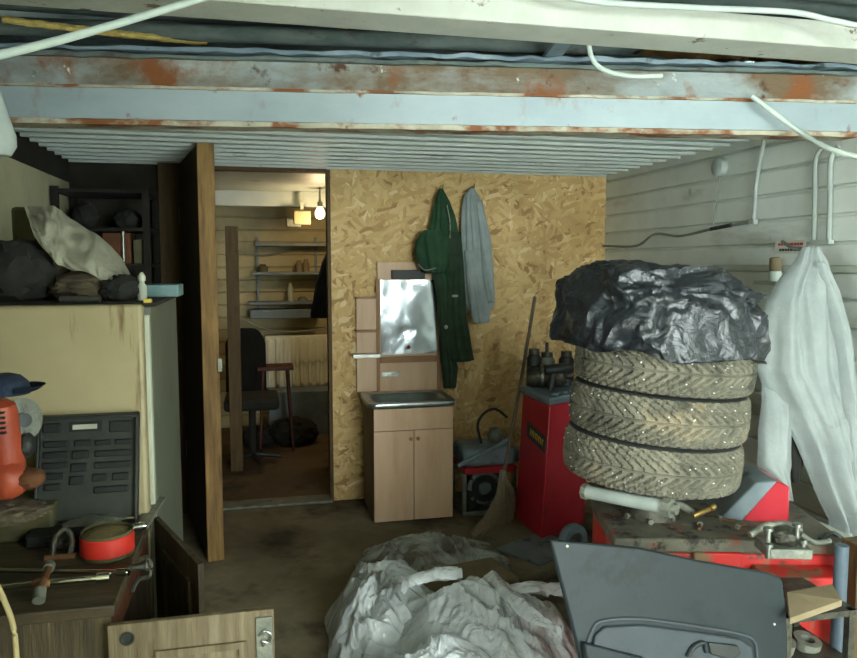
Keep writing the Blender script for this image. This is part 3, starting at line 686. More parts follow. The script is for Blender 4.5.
# alloy wheel inside each tyre
rim = MB().lathe([(RT - .14, .02), (RT - .125, .03), (RT - .15, .05), (RT - .155, HT - .05), (RT - .125, HT - .03), (RT - .14, HT - .02), (RT - .165, HT - .05), (RT - .165, .05)], (0, 0, 0), (0, 0, 1), 64, closed=True)
R0 = rim.done('rim', 'steel', T0)
def dup(root, loc, rot, label):
    r = root.copy(); COL.objects.link(r); r.location = loc; r.rotation_euler = rot; r['label'] = label
    for ch in list(root.children):
        c = ch.copy(); COL.objects.link(c); c.parent = r
        for g in list(ch.children): d = g.copy(); COL.objects.link(d); d.parent = c
    return r
def tyre_pose(i):
    up = TILT @ V((0, 0, 1)); base = V((CT.x, CT.y, Z0))
    off = [V((-.008, 0, 0)), V((.0, 0, 0)), V((.006, 0, 0))][i]
    return base + up * (i * (HT + .001)) + off, (TILT @ rz([0.3, 2.1, 4.0][i])).to_euler()
l0, r0 = tyre_pose(0); T0.location = l0; T0.rotation_euler = r0
for i, lab in ((1, 'studded winter tyre in the middle of the stack of three'), (2, 'muddy winter tyre topmost of the stack under the black bag')):
    l, r = tyre_pose(i); dup(T0, l, r, lab)
# black bag on top
up = TILT @ V((0, 0, 1)); top = V((CT.x, CT.y, Z0)) + up * (3 * HT + .004)
m = MB(); g = bmesh.ops.create_icosphere(m.bm, subdivisions=6, radius=1)['verts']
for v in g:
    p = v.co.copy(); th = math.atan2(p.y, p.x)
    q = V((p.x, p.y, p.z * .7)); h = 0; a = 1; f = 1.5
    wq = q + V((noise.noise(q * 2), noise.noise(q * 2 + V((5, 0, 0))), noise.noise(q * 2 + V((0, 7, 0))))) * .35
    for _ in range(5): h += a * (1 - 2.8 * abs(noise.noise(V((wq.x * f, wq.y * f, wq.z * f * 2.2)) + V((3, 1, 8))))); a *= .52; f *= 2.0
    h -= .75
    s_ = V([math.copysign(abs(c) ** .72, c) for c in p])
    rad = 1 + .07 * h + .05 * noise.noise(p * 1.4)
    x = s_.x * .362 * rad; y = s_.y * .36 * rad
    z = s_.z * (.19 if p.z > 0 else .34) * (1 + .10 * h) + .105 + .03 * noise.noise(p * 2.2 + V((2, 2, 2)))
    if p.z < 0: k = 1 + .13 * min(1, -2 * p.z); x *= k; y *= k
    rr_ = sqrt(x * x + y * y)
    # skirt hangs over the tyre edge, otherwise rests on it
    low = .006 if rr_ < RT + .004 else (-.04 - .03 * noise.noise(V((th * 2, 1, 3))))
    if z < low: z = low + .004 * noise.noise(V((x * 20, y * 20, 0))) + .004
    wx = V(((x if x < 0 else x * .955) - .035, y, z)); v.co = TILT @ wx + top + V((-.005, 0, 0))
m.smooth = 60
tag(m.done('black_bag', 'black_film'), 'crumpled black plastic bag pulled over the top of the tyre stack', 'bag')

# ------------------------------------------------------------------ tyre changer (red machine under the tyres)
A0 = V((1.30, 2.49, 0)); ang = radians(-15); fx = V((cos(ang), sin(ang), 0)); fy = V((-sin(ang), cos(ang), 0))
def L(a, b, z): p = A0 + fx * a + fy * b; return V((p.x, p.y, z))
RC = rz(ang)
t = thing('tyre_changer', 'red tyre changing machine with dirty grey top under the tyre stack', 'machine', L(.36, .25, 0)); CHG = t
MB().prism([L(0, 0, .0), L(.84, 0, .0), L(.84, .5, .0), L(0, .5, .0)], (0, 0, .66)).done('body', 'changer_red', t, bevel=.012)
m = MB().prism([L(-.01, -.012, .66), L(.85, -.012, .66), L(.85, .51, .66), L(-.01, .51, .66)], (0, 0, .055)); m.done('top_plate', 'changer_top', t, bevel=.01)
MB().prism([L(.09, -.014, .60), L(.26, -.014, .60), L(.26, .0, .60), L(.09, .0, .60)], (0, 0, .035)).done('tread_step', 'tray_grey', t)
MB().prism([L(.09, -.02, .50), L(.27, -.02, .50), L(.27, .002, .50), L(.09, .002, .50)], (0, 0, .10)).done('front_recess', 'olive', t, label='olive oily recess panel')
MB().prism([L(.28, -.03, .45), L(.46, -.03, .45), L(.46, .002, .45), L(.28, .002, .45)], (0, 0, .22)).done('front_panel', 'changer_red', t, bevel=.006, label='scratched bright red panel')
tc_ = CT + V((0.02, .02, 0))
MB().cyl((tc_.x, tc_.y, .715), (tc_.x, tc_.y, .815), .12, .10).done('turntable_hub', 'oily_metal', t)
MB().lathe([(0, 0), (.17, 0), (.19, .015), (.19, .03), (0, .032)], (tc_.x, tc_.y, .815), (0, 0, 1), 48).done('turntable', 'dirty_metal', t)
for k in range(4):
    a = k * pi / 2 + .4; d = V((cos(a), sin(a), 0)); p = V((tc_.x, tc_.y, .857)) + d * .13
    MB().box(p, (.07, .035, .02), rz(a)).done('clamp_jaw', 'steel', t)
a = at(588, 492, Y=2.62); b = at(664, 507, Y=2.36)
MB().cyl(a, b, .026, n=28).done('pneumatic_cylinder', 'pipe_grey', t, label='pale cylinder lying under the lowest tyre')
d = (b - a).normalized()
MB().cyl(b, b + d * .03, .036, n=8).cyl(b + d * .03, b + d * .05, .02).done('cylinder_head', 'dirty_metal', t)
MB().cyl(a - d * .02, a, .032, n=8).done('cylinder_head', 'dirty_metal', t)
a1 = at(664, 503, Y=2.40); MB().tube([a1, at(680, 505, Y=2.45), at(692, 512, Y=2.5)], .014, 10).done('fitting', 'dirty_metal', t)
m = MB(); m.tube([at(693, 516, Y=2.45), at(702, 512, Y=2.45), at(712, 508, Y=2.47)], .010, 10); m.blob(at(713, 507, Y=2.46), (.014, .014, .014), 2, .1)
m.done('brass_valve', 'brass', t, label='small brass coloured valve')
# column plinth at the right back
q0, q1, q2 = L(.62, .30, .715), L(.98, .24, .715), L(.98, .24, .99)
m = MB().prism([at(741, 522, Y=2.56), at(789, 522, Y=2.45), at(790, 487, Y=2.45), at(776, 481, Y=2.49)], fy * .22); m.done('column_plinth', 'machine_red', t, bevel=.006)
m = MB().prism([at(718, 521, Y=2.60), at(741, 523, Y=2.55), at(778, 481, Y=2.48), at(756, 482, Y=2.54)], fy * .22); m.done('plinth_cover', 'tray_grey', t, bevel=.006, label='sloping grey cover plate')
bolt0 = None
for k, (px, py) in enumerate(((628, 518), (650, 524), (672, 521), (700, 527), (722, 521), (738, 529))):
    c = at(px, py, Z=.716)
    if bolt0 is None:
        bolt0 = thing('loose_bolt', 'loose hexagon bolt lying on the greasy tyre changer top', 'bolt', c, 'loose bolts on the tyre changer')
        MB().cyl(c + V((0, 0, .009)), c + V((.05, .01, .009)), .006, n=12).done('shank', 'rusty_iron', bolt0)
        MB().cyl(c + V((-.010, -.002, .0105)), c + V((0, 0, .0105)), .012, n=6).done('head', 'dirty_metal', bolt0)
    else:
        r = bolt0.copy(); COL.objects.link(r); r.location = c; r.rotation_euler = (0, 0, k * 1.3)
        for ch in list(bolt0.children): q = ch.copy(); COL.objects.link(q); q.parent = r
# clamps and joints at right end
p = at(783, 548, Y=2.18)
t2 = thing('clamp_mechanism', 'greasy metal linkage at the right end of the red machine', 'mechanism', p - V((0, 0, .05)))
MB().box(p, (.15, .12, .035), RC).done('base_plate', 'dirty_metal', t2, bevel=.004)
MB().blob(p + V((.0, .0, .045)), (.05, .05, .035), 3, .12, 3, 2).done('hub', 'oily_metal', t2)
for k, (px, py) in enumerate(((768, 552), (768, 536), (803, 548), (797, 532))):
    c = at(px, py, Y=2.14); MB().cyl(c - V((0, 0, .02)), c + V((0, 0, .02)), .010, n=12).lathe([(.017, .02), (.017, .03), (0, .034)], c, (0, 0, 1), 12).done('bolt', 'steel', t2)
MB().tube([at(750, 535, Y=2.2), at(765, 526, Y=2.2), at(785, 524, Y=2.2), at(800, 530, Y=2.2)], .012, 10).done('arm', 'dirty_metal', t2)
MB().tube([at(800, 534, Y=2.14), at(815, 543, Y=2.14), at(830, 541, Y=2.14)], .010, 10).done('arm', 'steel', t2)
o = MB().prism([L(.50, -.12, .50), L(.80, -.12, .50), L(.80, .0, .50), L(.50, .0, .50)], (0, 0, .12)).done('red_block', 'changer_red', bevel=.008)
tag(o, 'dirty red metal block on the right end of the tyre changer', 'metal block')
MB()
# things under/right of the machine
o = MB().prism([at(787, 592, Y=2.0), at(832, 584, Y=2.0), at(842, 600, Y=1.9), at(790, 618, Y=1.9)], (0, 0, -.02)).done('cardboard_sheet', 'cardboard')
tag(o, 'dirty tan cardboard piece sticking out behind the door card', 'cardboard')
a = at(812, 600, Y=1.98)
t = thing('parts_stand', 'dark cluttered metal stand in the bottom right corner', 'stand', (a.x, 2.1, 0))
for dx, dy in ((-.10, -.05), (.14, -.05), (-.10, .2), (.14, .2)):
    MB().bb(a.x + dx - .012, a.x + dx + .012, 2.02 + dy - .012, 2.02 + dy + .012, 0, a.z - .04).done('leg', 'oily_metal', t)
MB().bb(a.x - .12, a.x + .16, 1.96, 2.24, a.z - .06, a.z - .04).done('top', 'oily_metal', t)
MB().bb(a.x - .12, a.x + .16, 1.96, 2.24, .42, .44).done('shelf', 'oily_metal', t)
for k, (dx, z, r) in enumerate(((-.04, .50, .05), (.07, .49, .045))):
    o = MB().lathe([(r * .5, 0), (r, 0), (r, r * .7), (r * .5, r * .7)], (a.x + dx, 2.08, z - .05), (0.1, -.2, 1), 28, True).done('metal_ring', 'dirty_metal')
    tag(o, ('greasy metal ring on the stand, left of the two', 'greasy metal ring on the stand, right of the two')[k], 'ring', 'rings on the corner stand')
p0 = at(842, 545, Y=2.06)
tag(MB().cyl((p0.x, 2.06, 0), (p0.x, 2.06, p0.z), .022).done('steel_post', 'post_blue'), 'blue grey upright post at the right edge', 'post')
p1 = at(866, 545, Y=2.1)
tag(MB().bb(p1.x - .03, p1.x + .05, 2.1, 2.18, 0, p1.z).done('wooden_post', 'wood_frame', bevel=.003), 'brown wooden post at the right edge of the picture', 'post')
tag(MB().tube([at(820, 540, Y=2.3), at(832, 533, Y=2.32), at(845, 540, Y=2.3), at(858, 538, Y=2.3)], .009, 8).done('black_hose', 'black_plastic'), 'black rubber hose below the hem of the white coverall', 'hose')
m = MB(); c = at(818, 555, Y=2.62); m.bb(c.x - .06, c.x + .12, 2.5, 2.75, .0, c.z + .1)
tag(m.done('pale_box', 'pipe_white', bevel=.02), 'dirty pale plastic tank behind the coverall legs', 'tank')

# ------------------------------------------------------------------ door card in the foreground
Yc = 1.95; lean = .16
def cpt(px, py):
    """point on the leaning card: the card tips back as it rises"""
    d = ray(px, py); nrm = V((.06, -1, lean)).normalized(); base = V((1.2, Yc, .8))
    tt = (base - CAM).dot(nrm) / d.dot(nrm); return CAM + d * tt
nc = V((.06, -1, lean)).normalized()
TL, TR = cpt(551, 540), cpt(783, 582)
def down(p, z, sh=0): k = (p.z - z); return p + V((0, 0, -1)) * k + V((sh, -lean * k, 0))
t = thing('door_card', 'dark grey plastic car door trim panel leaning in the foreground', 'door panel', V((1.2, 1.8, 0)))
out = [TL, cpt(640, 548), cpt(705, 562), cpt(765, 572), cpt(780, 577), TR, cpt(787, 610), cpt(788, 658), down(cpt(788, 658), .03, .0), down(cpt(588, 658), .03, .06), cpt(580, 656), cpt(566, 600), cpt(556, 562)]
MB().prism([p for p in out], -nc * -.0 + nc * -.022).done('panel', 'card_plastic', t, bevel=.006)
def strip(pts, r, nm, mt, off=.004, lab=None):
    return MB().tube([cpt(*p) + nc * off for p in pts], r, 8, 6).done(nm, mt, t, label=lab)
strip([(585, 650), (592, 630), (602, 621), (640, 619), (700, 627), (740, 634), (754, 642), (757, 662)], .006, 'pocket_seam', 'card_edge', .002)
P = [cpt(x, y) for x, y in ((588, 662), (594, 634), (603, 626), (640, 624), (700, 632), (738, 638), (750, 646), (752, 664))]
MB().prism(P, nc * .012).done('armrest', 'card_edge', t, bevel=.005)
MB().prism([cpt(704, 640) + nc * .012, cpt(733, 643) + nc * .012, cpt(736, 652) + nc * .012, cpt(728, 658) + nc * .012, cpt(706, 652) + nc * .012], nc * .012).done('switch_plate', 'black_plastic', t, bevel=.004)
strip([(684, 655), (690, 645), (700, 641), (703, 650)], .008, 'door_pull', 'card_plastic', .018)
P = [cpt(x, y) for x, y in ((580, 640), (640, 655), (648, 672), (584, 672))]
MB().prism(P, nc * .03).done('lower_pocket', 'card_plastic', t, bevel=.006)
for x, y in ((567, 546), (774, 624)): MB().lathe([(.004, 0), (.004, .003), (0, .004)], cpt(x, y), nc, 10).done('clip', 'label_white', t)
# second panel edge behind it
P = [cpt(786, 585) - nc * .05, cpt(797, 605) - nc * .05, cpt(797, 660) - nc * .05, cpt(786, 660) - nc * .05]
o = MB().prism(P[:2] + [down(P[2], .03), down(P[3], .03)], -nc * .02).done('plastic_trim', 'blue_grey', bevel=.004)
tag(o, 'narrow blue grey trim panel right behind the door card', 'panel')

# ------------------------------------------------------------------ red wheel balancer
c0, l0_, r0_ = at(541, 541, Z=0), at(515, 518, Z=0), at(584, 524, Z=0)
b0 = l0_ + r0_ - c0
cc = (c0 + b0) / 2
t = thing('wheel_balancer', 'tall red wheel balancing machine left of the tyre stack', 'machine', V((cc.x, cc.y, 0)))
hh = .86; sh = V((.045, 0, hh))
MB().frustum([l0_, c0, r0_, b0], [p + sh for p in (l0_, c0, r0_, b0)]).done('cabinet', 'machine_red', t, bevel=.012)
def grow(p, k, z): q = cc + (p - cc) * k; return V((q.x + .045, q.y, z))
Q = (l0_, c0, r0_, b0)
MB().frustum([grow(p, 1.02, hh) for p in Q], [grow(p, 1.10, hh + .035) for p in Q]).done('tray', 'tray_grey', t, bevel=.006)
MB().frustum([grow(p, 1.10, hh + .035) for p in Q], [grow(p, 1.10, hh + .055) for p in Q]).done('tray_rim', 'blue_grey', t, bevel=.004)
# badge on the left face
def face(u, z, off=0):
    p = l0_.lerp(c0, u); n_ = V(((c0 - l0_).y, -(c0 - l0_).x, 0)).normalized()
    if n_.y > 0: n_ = -n_
    return V((p.x + .045 * z / hh, p.y, z)) + n_ * off
MB().prism([face(.28, .60, .001), face(.28, .70, .001), face(.97, .655, .001), face(.97, .555, .001)], (face(0, 0, .006) - face(0, 0, 0))).done('badge', 'ink_dark', t, label='dark badge with yellow lettering')
g = MB()
for k in range(8):
    u = .42 + k * .062; z = .655 - (u - .28) * .06
    dv = (face(0, 0, .003) - face(0, 0, 0))
    g.prism([face(u, z - .022, .007), face(u, z + .018, .007), face(u + .02, z + .017, .007), face(u + .02, z - .023, .007)], dv)
    if k % 2: g.prism([face(u, z + .004, .007), face(u, z + .018, .007), face(u + .045, z + .016, .007), face(u + .045, z + .002, .007)], dv)
g.done('badge_lettering', 'yellow', t)
kp = at(566, 415, Y=r0_.y + .05); MB().cyl(c0.lerp(r0_, .75) + V((.045, 0, .78)), c0.lerp(r0_, .75) + V((.05, -.06, .78)), .018).done('knob', 'steel', t)
# clutter on the tray (each thing its own)
zt = hh + .056
def on_tray(u, v, z=0): # u along l->r, v along towards c
    q = grow(l0_.lerp(r0_, u).lerp(c0.lerp(b0, u), 0) * 1, 1, zt + z); return q
tcn = V((cc.x + .045, cc.y, zt))
o = thing('shaft_housing', 'dark greasy motor housing lying on the red balancer tray', 'motor', tcn + V((-.03, .02, 0)))
pm = tcn + V((-.03, .02, .075))
MB().lathe([(0, -.17), (.055, -.17), (.074, -.14), (.074, .07), (.05, .09), (.025, .085), (.025, .14), (0, .145)], pm, (1, -.35, .05), 28).done('casing', 'oily_metal', o)
MB().lathe([(.075, -.08), (.082, -.075), (.082, -.06), (.075, -.055)], pm, (1, -.35, .05), 28, True).done('collar', 'steel', o)
for i, (dx, dy, r, h, mt, lab) in enumerate(((-.13, .10, .05, .25, 'black_plastic', 'black jar standing at the left of the balancer tray'), (-.02, .14, .055, .22, 'dirty_metal', 'grey tin standing at the back of the balancer tray'), (.10, .09, .052, .23, 'black_plastic', 'black jar standing at the right of the balancer tray'))):
    c = tcn + V((dx, dy, 0)); tt_ = thing('tray_jar', lab, 'jar', c, 'jars on the balancer tray')
    MB().lathe([(0, 0), (r, 0), (r, h * .75), (r * .7, h * .85)], c, (0, 0, 1), 20).done('body', mt, tt_)
    MB().lathe([(r * .72, h * .85), (r * .72, h), (0, h + .002)], c, (0, 0, 1), 20).done('lid', 'oily_metal', tt_)
c = tcn + V((-.03, .12, .19)); tag(MB().cyl(c - V((0, 0, .19 - .15)), c + V((0, 0, .10)), .013, .011).done('screwdriver', 'black_plastic'), 'black screwdriver handle sticking up from the balancer tray', 'screwdriver')
for i, (dx, dy, a, mt, lab) in enumerate(((-.14, -.02, .5, 'black_plastic', 'black pistol-shaped power drill on the balancer tray'),)):
    c = tcn + V((dx + .1, -.10, .11)); tt_ = thing('power_drill', lab, 'drill', c - V((0, 0, .11)))
    MB().lathe([(0, -.09), (.03, -.088), (.034, -.05), (.034, .04), (.02, .07), (.016, .10), (0, .102)], c + V((0, 0, .03)), (.9, -.1, .1), 20).done('body', mt, tt_)
    MB().cyl(c + V((-.03, 0, .02)), c + V((-.05, 0, -.105)), .02, .024, 16).done('grip', mt, tt_)
    MB().cyl(c + V((.09, -.01, .04)), c + V((.17, -.02, .048)), .006, n=10).done('bit', 'chrome', tt_)
# pliers on the front corner
c = at(558, 395, Z=zt)
t = thing('pliers', 'open pliers lying on the front corner of the balancer tray', 'pliers', c)
MB().tube([c + V((-.05, -.03, .01)), c + V((0, .0, .012)), c + V((.05, .05, .01))], .008, 8).done('handle', 'blue_grey', t)
MB().tube([c + V((-.03, -.045, .012)), c + V((.01, -.0, .014)), c + V((.07, .02, .012))], .008, 8).done('handle', 'blue_grey', t)

# ------------------------------------------------------------------ small engine behind the broom
ex0, ex1, ey = 1.36, 1.70, 4.86
p = at(486, 522, Z=0)
t = thing('petrol_engine', 'small grey petrol engine unit between washstand and red machine', 'engine', V((1.53, 4.95, 0)))
MB().bb(1.34, 1.73, 4.80, 5.14, .0, .03).bb(1.34, 1.37, 4.80, 4.83, .03, .30).bb(1.70, 1.73, 4.80, 4.83, .03, .30).bb(1.34, 1.37, 5.11, 5.14, .03, .30).bb(1.70, 1.73, 5.11, 5.14, .03, .30).done('frame', 'dirty_metal', t, bevel=.006)
MB().bb(1.345, 1.73, 4.79, 5.12, .345, .47).done('fuel_tank', 'blue_grey', t, bevel=.03)
MB().bb(1.35, 1.72, 4.78, 5.10, .30, .345).done('top_rail', 'machine_red', t, bevel=.006, label='faded red rail')
MB().bb(1.42, 1.64, 4.87, 5.08, .06, .30).done('crankcase', 'oily_metal', t, bevel=.02)
c = V((1.50, 4.84, .19))
MB().lathe([(.0, .0), (.115, 0), (.12, .02), (.10, .035), (.075, .03), (.07, .018), (.045, .018), (.04, .04), (0, .045)], c, (0, -1, 0), 40).done('flywheel_cover', 'tray_grey', t)
MB().lathe([(.05, .028), (.095, .028), (.095, .042), (.05, .042)], c, (0, -1, 0), 40, True).done('fan_ring', 'black_plastic', t)
for k in range(5):
    a = k * 2 * pi / 5; q = c + V((.11 * cos(a), -.02, .11 * sin(a))); MB().cyl(q, q + V((0, -.03, 0)), .013, n=10).done('bolt', 'steel', t)
MB().blob((1.60, 4.88, .54), (.06, .06, .055), 3, .12, 3, 5).done('carburettor', 'dirty_metal', t)
MB().cyl((1.76, 4.86, .40), (1.70, 4.86, .40), .05, .05).done('air_filter', 'tray_grey', t)
a = at(458, 466, Y=4.76); b = at(510, 439, Y=4.80); MB().tube([a, a.lerp(b, .5), b], .016, 6, 1).done('handlebar', 'blue_grey', t, label='slanting grey bar')
MB().tube([(1.52, 4.95, .46), (1.50, 4.98, .60), (1.56, 5.0, .68), (1.64, 5.0, .70), (1.72, 4.98, .64)], .010, 8).done('hose', 'black_plastic', t)
MB().bb(1.38, 1.44, 4.80, 4.86, .04, .18).done('muffler', 'black_plastic', t, bevel=.01)

# ------------------------------------------------------------------ broom
a = at(535, 297, Y=4.95); b = at(503, 478, Y=4.50)
t = thing('broom', 'worn straw broom standing upright in front of the engine', 'broom', at(485, 537, Z=0))
MB().tube([a, a.lerp(b, .5) + V((.006, 0, 0)), b], .0125, 10).done('handle', 'broom_wood', t)
m = MB(); random.seed(3)
end0, end1 = at(470, 538, Z=.012), at(512, 522, Z=.012)
for k in range(170):
    u = random.random(); w = random.random(); s_ = b + V((random.uniform(-.02, .02), random.uniform(-.02, .02), random.uniform(-.02, .04)))
    e = end0.lerp(end1, u) + V((0, random.uniform(-.05, .03), random.uniform(0, .02) + .06 * u * w))
    mid = s_.lerp(e, .5) + V((.05 * (1 - .2 * u), .0, .0 + .02 * w)) + V((random.uniform(-.01, .01), random.uniform(-.02, .02), 0))
    m.tube([s_, mid, e], [.004, .003, .002], 4, 4)
m.done('bristles', 'straw', t, kind='stuff')
MB().cyl(b + V((0, 0, .05)), b - V((0, 0, .02)), .018, .026).done('binding', 'cable_grey', t)

# things on the floor by the machine
tag(MB().box(at(540, 548, Z=.012) + V((0, 0, 0)), (.42, .34, .008), rz(.5)).done('grey_mat', 'tray_grey'), 'flat grey rubber mat at the foot of the red balancer', 'mat')
c = at(573, 540, Z=.09)
tw = MB().lathe([(.05, -.03), (.085, -.03), (.095, -.015), (.095, .015), (.085, .03), (.05, .03)], c + V((0, 0, .006)), (.25, -1, 0), 32, True).done('wheel', 'blue_grey', CHG)
MB().lathe([(0, -.02), (.052, -.02), (.052, .02), (0, .02)], c + V((0, 0, .006)), (.25, -1, 0), 32).done('hub', 'steel', tw)
MB().cyl(c + V((0, 0, .006)), V((1.42, 2.93, .1)), .012).done('axle', 'steel', CHG)

# ------------------------------------------------------------------ plastic film heap
def heap(name, lab, f, nu=130, nv=170, mat='clear_film', seed=0):
    m = MB(); m.sheet(f, nu, nv); m.smooth = 70
    return tag(m.done(name, mat), lab, 'plastic bag', 'clear plastic film heaped on the floor')
def ridged(p, seed, oct=5, f=2.2):
    h = 0; a = 1; o = V((seed * 3.3, seed * 7.1, seed))
    w = V((noise.noise(p * 1.7 + o), noise.noise(p * 1.7 + o + V((9, 0, 0))), 0)) * .5
    q = p + w
    for _ in range(oct): n_ = noise.noise(q * f + o); h += a * (1 - 2.4 * sqrt(n_ * n_ + .002)); a *= .45; f *= 2.1
    return h
def mound(cx, cy, rx_, ry_, hz, seed, pw=2.4, rot=0, foldunder=True, lift=0, amp=.3):
    c, s_ = cos(rot), sin(rot)
    def f(u, v):
        r = u ** .8; th = 2 * pi * v
        edge = 1 + .16 * noise.noise(V((cos(th) * 1.8, sin(th) * 1.8, seed))) + .06 * noise.noise(V((cos(th) * 6, sin(th) * 6, seed)))
        x = r * cos(th) * edge * rx_; y = r * sin(th) * edge * ry_
        p = V((x, y, 0)); h = ridged(V((x * 2.2, y * 1.5, 0)), seed, 6, 2.4)
        big = noise.noise(V((x * 3, y * 3, seed * 2.2)))
        dome = max(0, 1 - r ** pw)
        z = hz * dome * (.8 + .5 * big) + .05 * max(-.4, h) * dome ** .4 * amp / .3
        X, Y = x, y
        X += .03 * noise.noise(p * 7 + V((0, 0, 3 + seed))); Y += .03 * noise.noise(p * 7 + V((0, 5, 3 + seed)))
        return V((cx + X * c - Y * s_, cy + X * s_ + Y * c, max(.004, z)))
    return f
heap('plastic_film', 'thin transparent film spread flat in front of the washstand', mound(.95, 4.05, .44, .46, .04, 4, 2, .2, amp=.35), mat='clear_film_thin')
heap('plastic_bag', 'crumpled clear plastic bag at the left of the film heap', mound(.58, 3.38, .30, .60, .24, 1, 2.2, -.15))
heap('plastic_bag', 'large milky plastic bag in the middle of the film heap', mound(.86, 2.95, .38, .50, .30, 2, 2.6, .1))
heap('plastic_bag', 'white crumpled plastic bag at the right of the film heap beside the door card', mound(1.12, 3.12, .26, .42, .26, 3, 2.4, .3))
heap('plastic_bag', 'clear plastic bag at the front of the film heap, lowest in view', mound(.62, 2.62, .40, .34, .24, 6, 2.6, .0))
def fold_strip(pts, w, seed, lab):
    P = [V(p) for p in pts]
    m = MB()
    def f(u, v):
        k = u * (len(P) - 1); i = min(int(k), len(P) - 2); p = P[i].lerp(P[i + 1], k - i); d = (P[i + 1] - P[i]).normalized()
        s_ = d.cross(V((0, 0, 1))).normalized(); q = (v - .5) * w
        return p + s_ * q * .8 + V((0, 0, -.10 + .05 * (1 - (2 * v - 1) ** 2) + .02 * ridged(V((u * 1.2, v * .8, 0)), seed, 4, 1.6) + q * .4))
    m.sheet(f, 70, 24); m.smooth = 70
    tag(m.done('plastic_film', 'clear_film'), lab, 'plastic film', 'clear plastic film heaped on the floor')
fold_strip([at(405, 572, Z=.40), at(435, 562, Z=.42), at(462, 562, Z=.42)], .16, 2, 'folded ridge of clear film at the top of the heap')
fold_strip([at(500, 578, Z=.36), at(530, 576, Z=.38), at(562, 578, Z=.36), at(566, 586, Z=.36)], .2, 5, 'bright folded strip of white film beside the door card')
fold_strip([at(495, 566, Z=.36), at(520, 590, Z=.38), at(550, 612, Z=.38), at(562, 620, Z=.35)], .14, 8, 'twisted clear film strip running down to the door card')
o = MB().box((1.02, 3.62, .06), (.5, .3, .12), rz(.2)).done('flat_carton', 'cardboard', bevel=.01)
tag(o, 'brown carton half buried behind the clear film heap', 'carton')

# ------------------------------------------------------------------ old fridge
fx1 = -.362; fy0 = 2.66; ft = 1.60
t = thing('old_fridge', 'old yellowed fridge with stained door behind the wooden cabinet', 'fridge', (-.68, 3.1, 0))
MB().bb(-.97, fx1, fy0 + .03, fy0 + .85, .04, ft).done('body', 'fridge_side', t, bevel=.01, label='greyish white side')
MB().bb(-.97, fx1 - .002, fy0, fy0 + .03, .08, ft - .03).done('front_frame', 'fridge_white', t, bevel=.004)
MB().bb(-.96, fx1 - .034, fy0 - .025, fy0, .09, ft - .01).done('gasket', 'gasket', t)
a = at(145, 297, Y=fy0 - .09)
MB().bb(-.97, at(143, 350, Y=fy0 - .09).x, fy0 - .09, fy0 - .025, .08, 1.611).done('door', 'fridge_door', t, bevel=.012, label='cream door with brown streaks')
for x in (-.9, -.43):
    for y in (fy0 + .08, fy0 + .78): MB().cyl((x, y, 0), (x, y, .04), .02).done('foot', 'black_plastic', t)
MB().bb(-.99, fx1 + .02, fy0 - .02, fy0 + .80, ft, ft + .012).done('top_board', 'dark_wall', t, label='dark board on top')
zt = ft + .012
# rag and heap on the fridge
t = thing('white_rag', 'dirty white cloth draped over clutter on top of the fridge', 'cloth', at(75, 292, Y=2.85))
m = MB()
rowsU = [(24, 206, 34, 236), (30, 206, 44, 250), (54, 205, 58, 264), (70, 218, 72, 270), (92, 232, 96, 276), (112, 246, 112, 286), (124, 262, 122, 291), (131, 276, 126, 292)]
def rag(u, v):
    k = u * (len(rowsU) - 1); i = min(int(k), len(rowsU) - 2); f_ = k - i
    r = [rowsU[i][j] + (rowsU[i + 1][j] - rowsU[i][j]) * f_ for j in range(4)]
    px = r[0] + (r[2] - r[0]) * v; py = r[1] + (r[3] - r[1]) * v
    Y = 3.0 - .22 * sin(v * pi / 2) + .03 * ridged(V((u * 2.5, v * .8, 0)), 3, 4, 1.6) + .02 * sin(u * 16 + v * 3)
    p = at(px, py, Y=Y); p.z += .008 * noise.noise(V((u * 9, v * 5, 1))); return p
m.sheet(rag, 90, 40, .004); m.smooth = 180; m.done('cloth', 'rag_white', t)
for i, (cx, cy, rX, rZ, mt, sd, nm, lab, cat, Yp) in enumerate((
    (14, 268, .13, .115, 'dark_cloth', 1, 'dark_bundle', 'dark cloth bundle at the left end of the fridge top', 'bundle', 2.9),
    (50, 268, .10, .12, 'brown_cloth', 2, 'dark_bundle', 'brown cloth bundle under the left end of the white rag', 'bundle', 3.02),
    (86, 280, .12, .055, 'brown_cloth', 3, 'work_boot', 'dusty worn boot lying under the white rag', 'boot', 2.9),
    (120, 280, .065, .05, 'dark_cloth', 4, 'work_glove', 'grey wadded glove at the lower end of the white rag', 'glove', 2.86))):
    c = at(cx, cy, Y=Yp); c.z = zt + rZ * .86
    tag(MB().blob(c, (rX, .11, rZ), 4, .14, 1.7, sd, zmin=zt + .001).done(nm, mt), lab, cat)
c = at(42, 250, Y=3.2); tag(MB().bb(c.x - .09, c.x + .02, 3.14, 3.26, zt, at(42, 208, Y=3.2).z).done('olive_canister', 'olive', bevel=.015), 'dark olive canister standing behind the white rag', 'canister')
c = at(142, 288, Y=2.85); c.z = zt
t = thing('small_bottle', 'tiny white plastic bottle near the right end of the fridge top', 'bottle', c)
MB().lathe([(0, 0), (.017, 0), (.018, .05), (.009, .062), (.009, .07)], c, (0, 0, 1), 18).done('body', 'label_white', t)
MB().lathe([(.013, .07), (.014, .085), (.005, .10), (0, .101)], c, (0, 0, 1), 18).done('cap', 'fridge_white', t)
c = at(147, 294, Y=2.66); tag(MB().bb(c.x - .012, c.x + .014, 2.65, 2.68, zt, zt + .014).done('lighter', 'yellow', bevel=.003), 'small yellow lighter on the front edge of the fridge top', 'lighter')
c = at(166, 290, Y=3.2); tag(MB().bb(c.x - .075, c.x + .06, 3.1, 3.28, zt, zt + .048).done('flat_box', 'teal_box', bevel=.004), 'flat teal grey box on the right rear corner of the fridge', 'box')
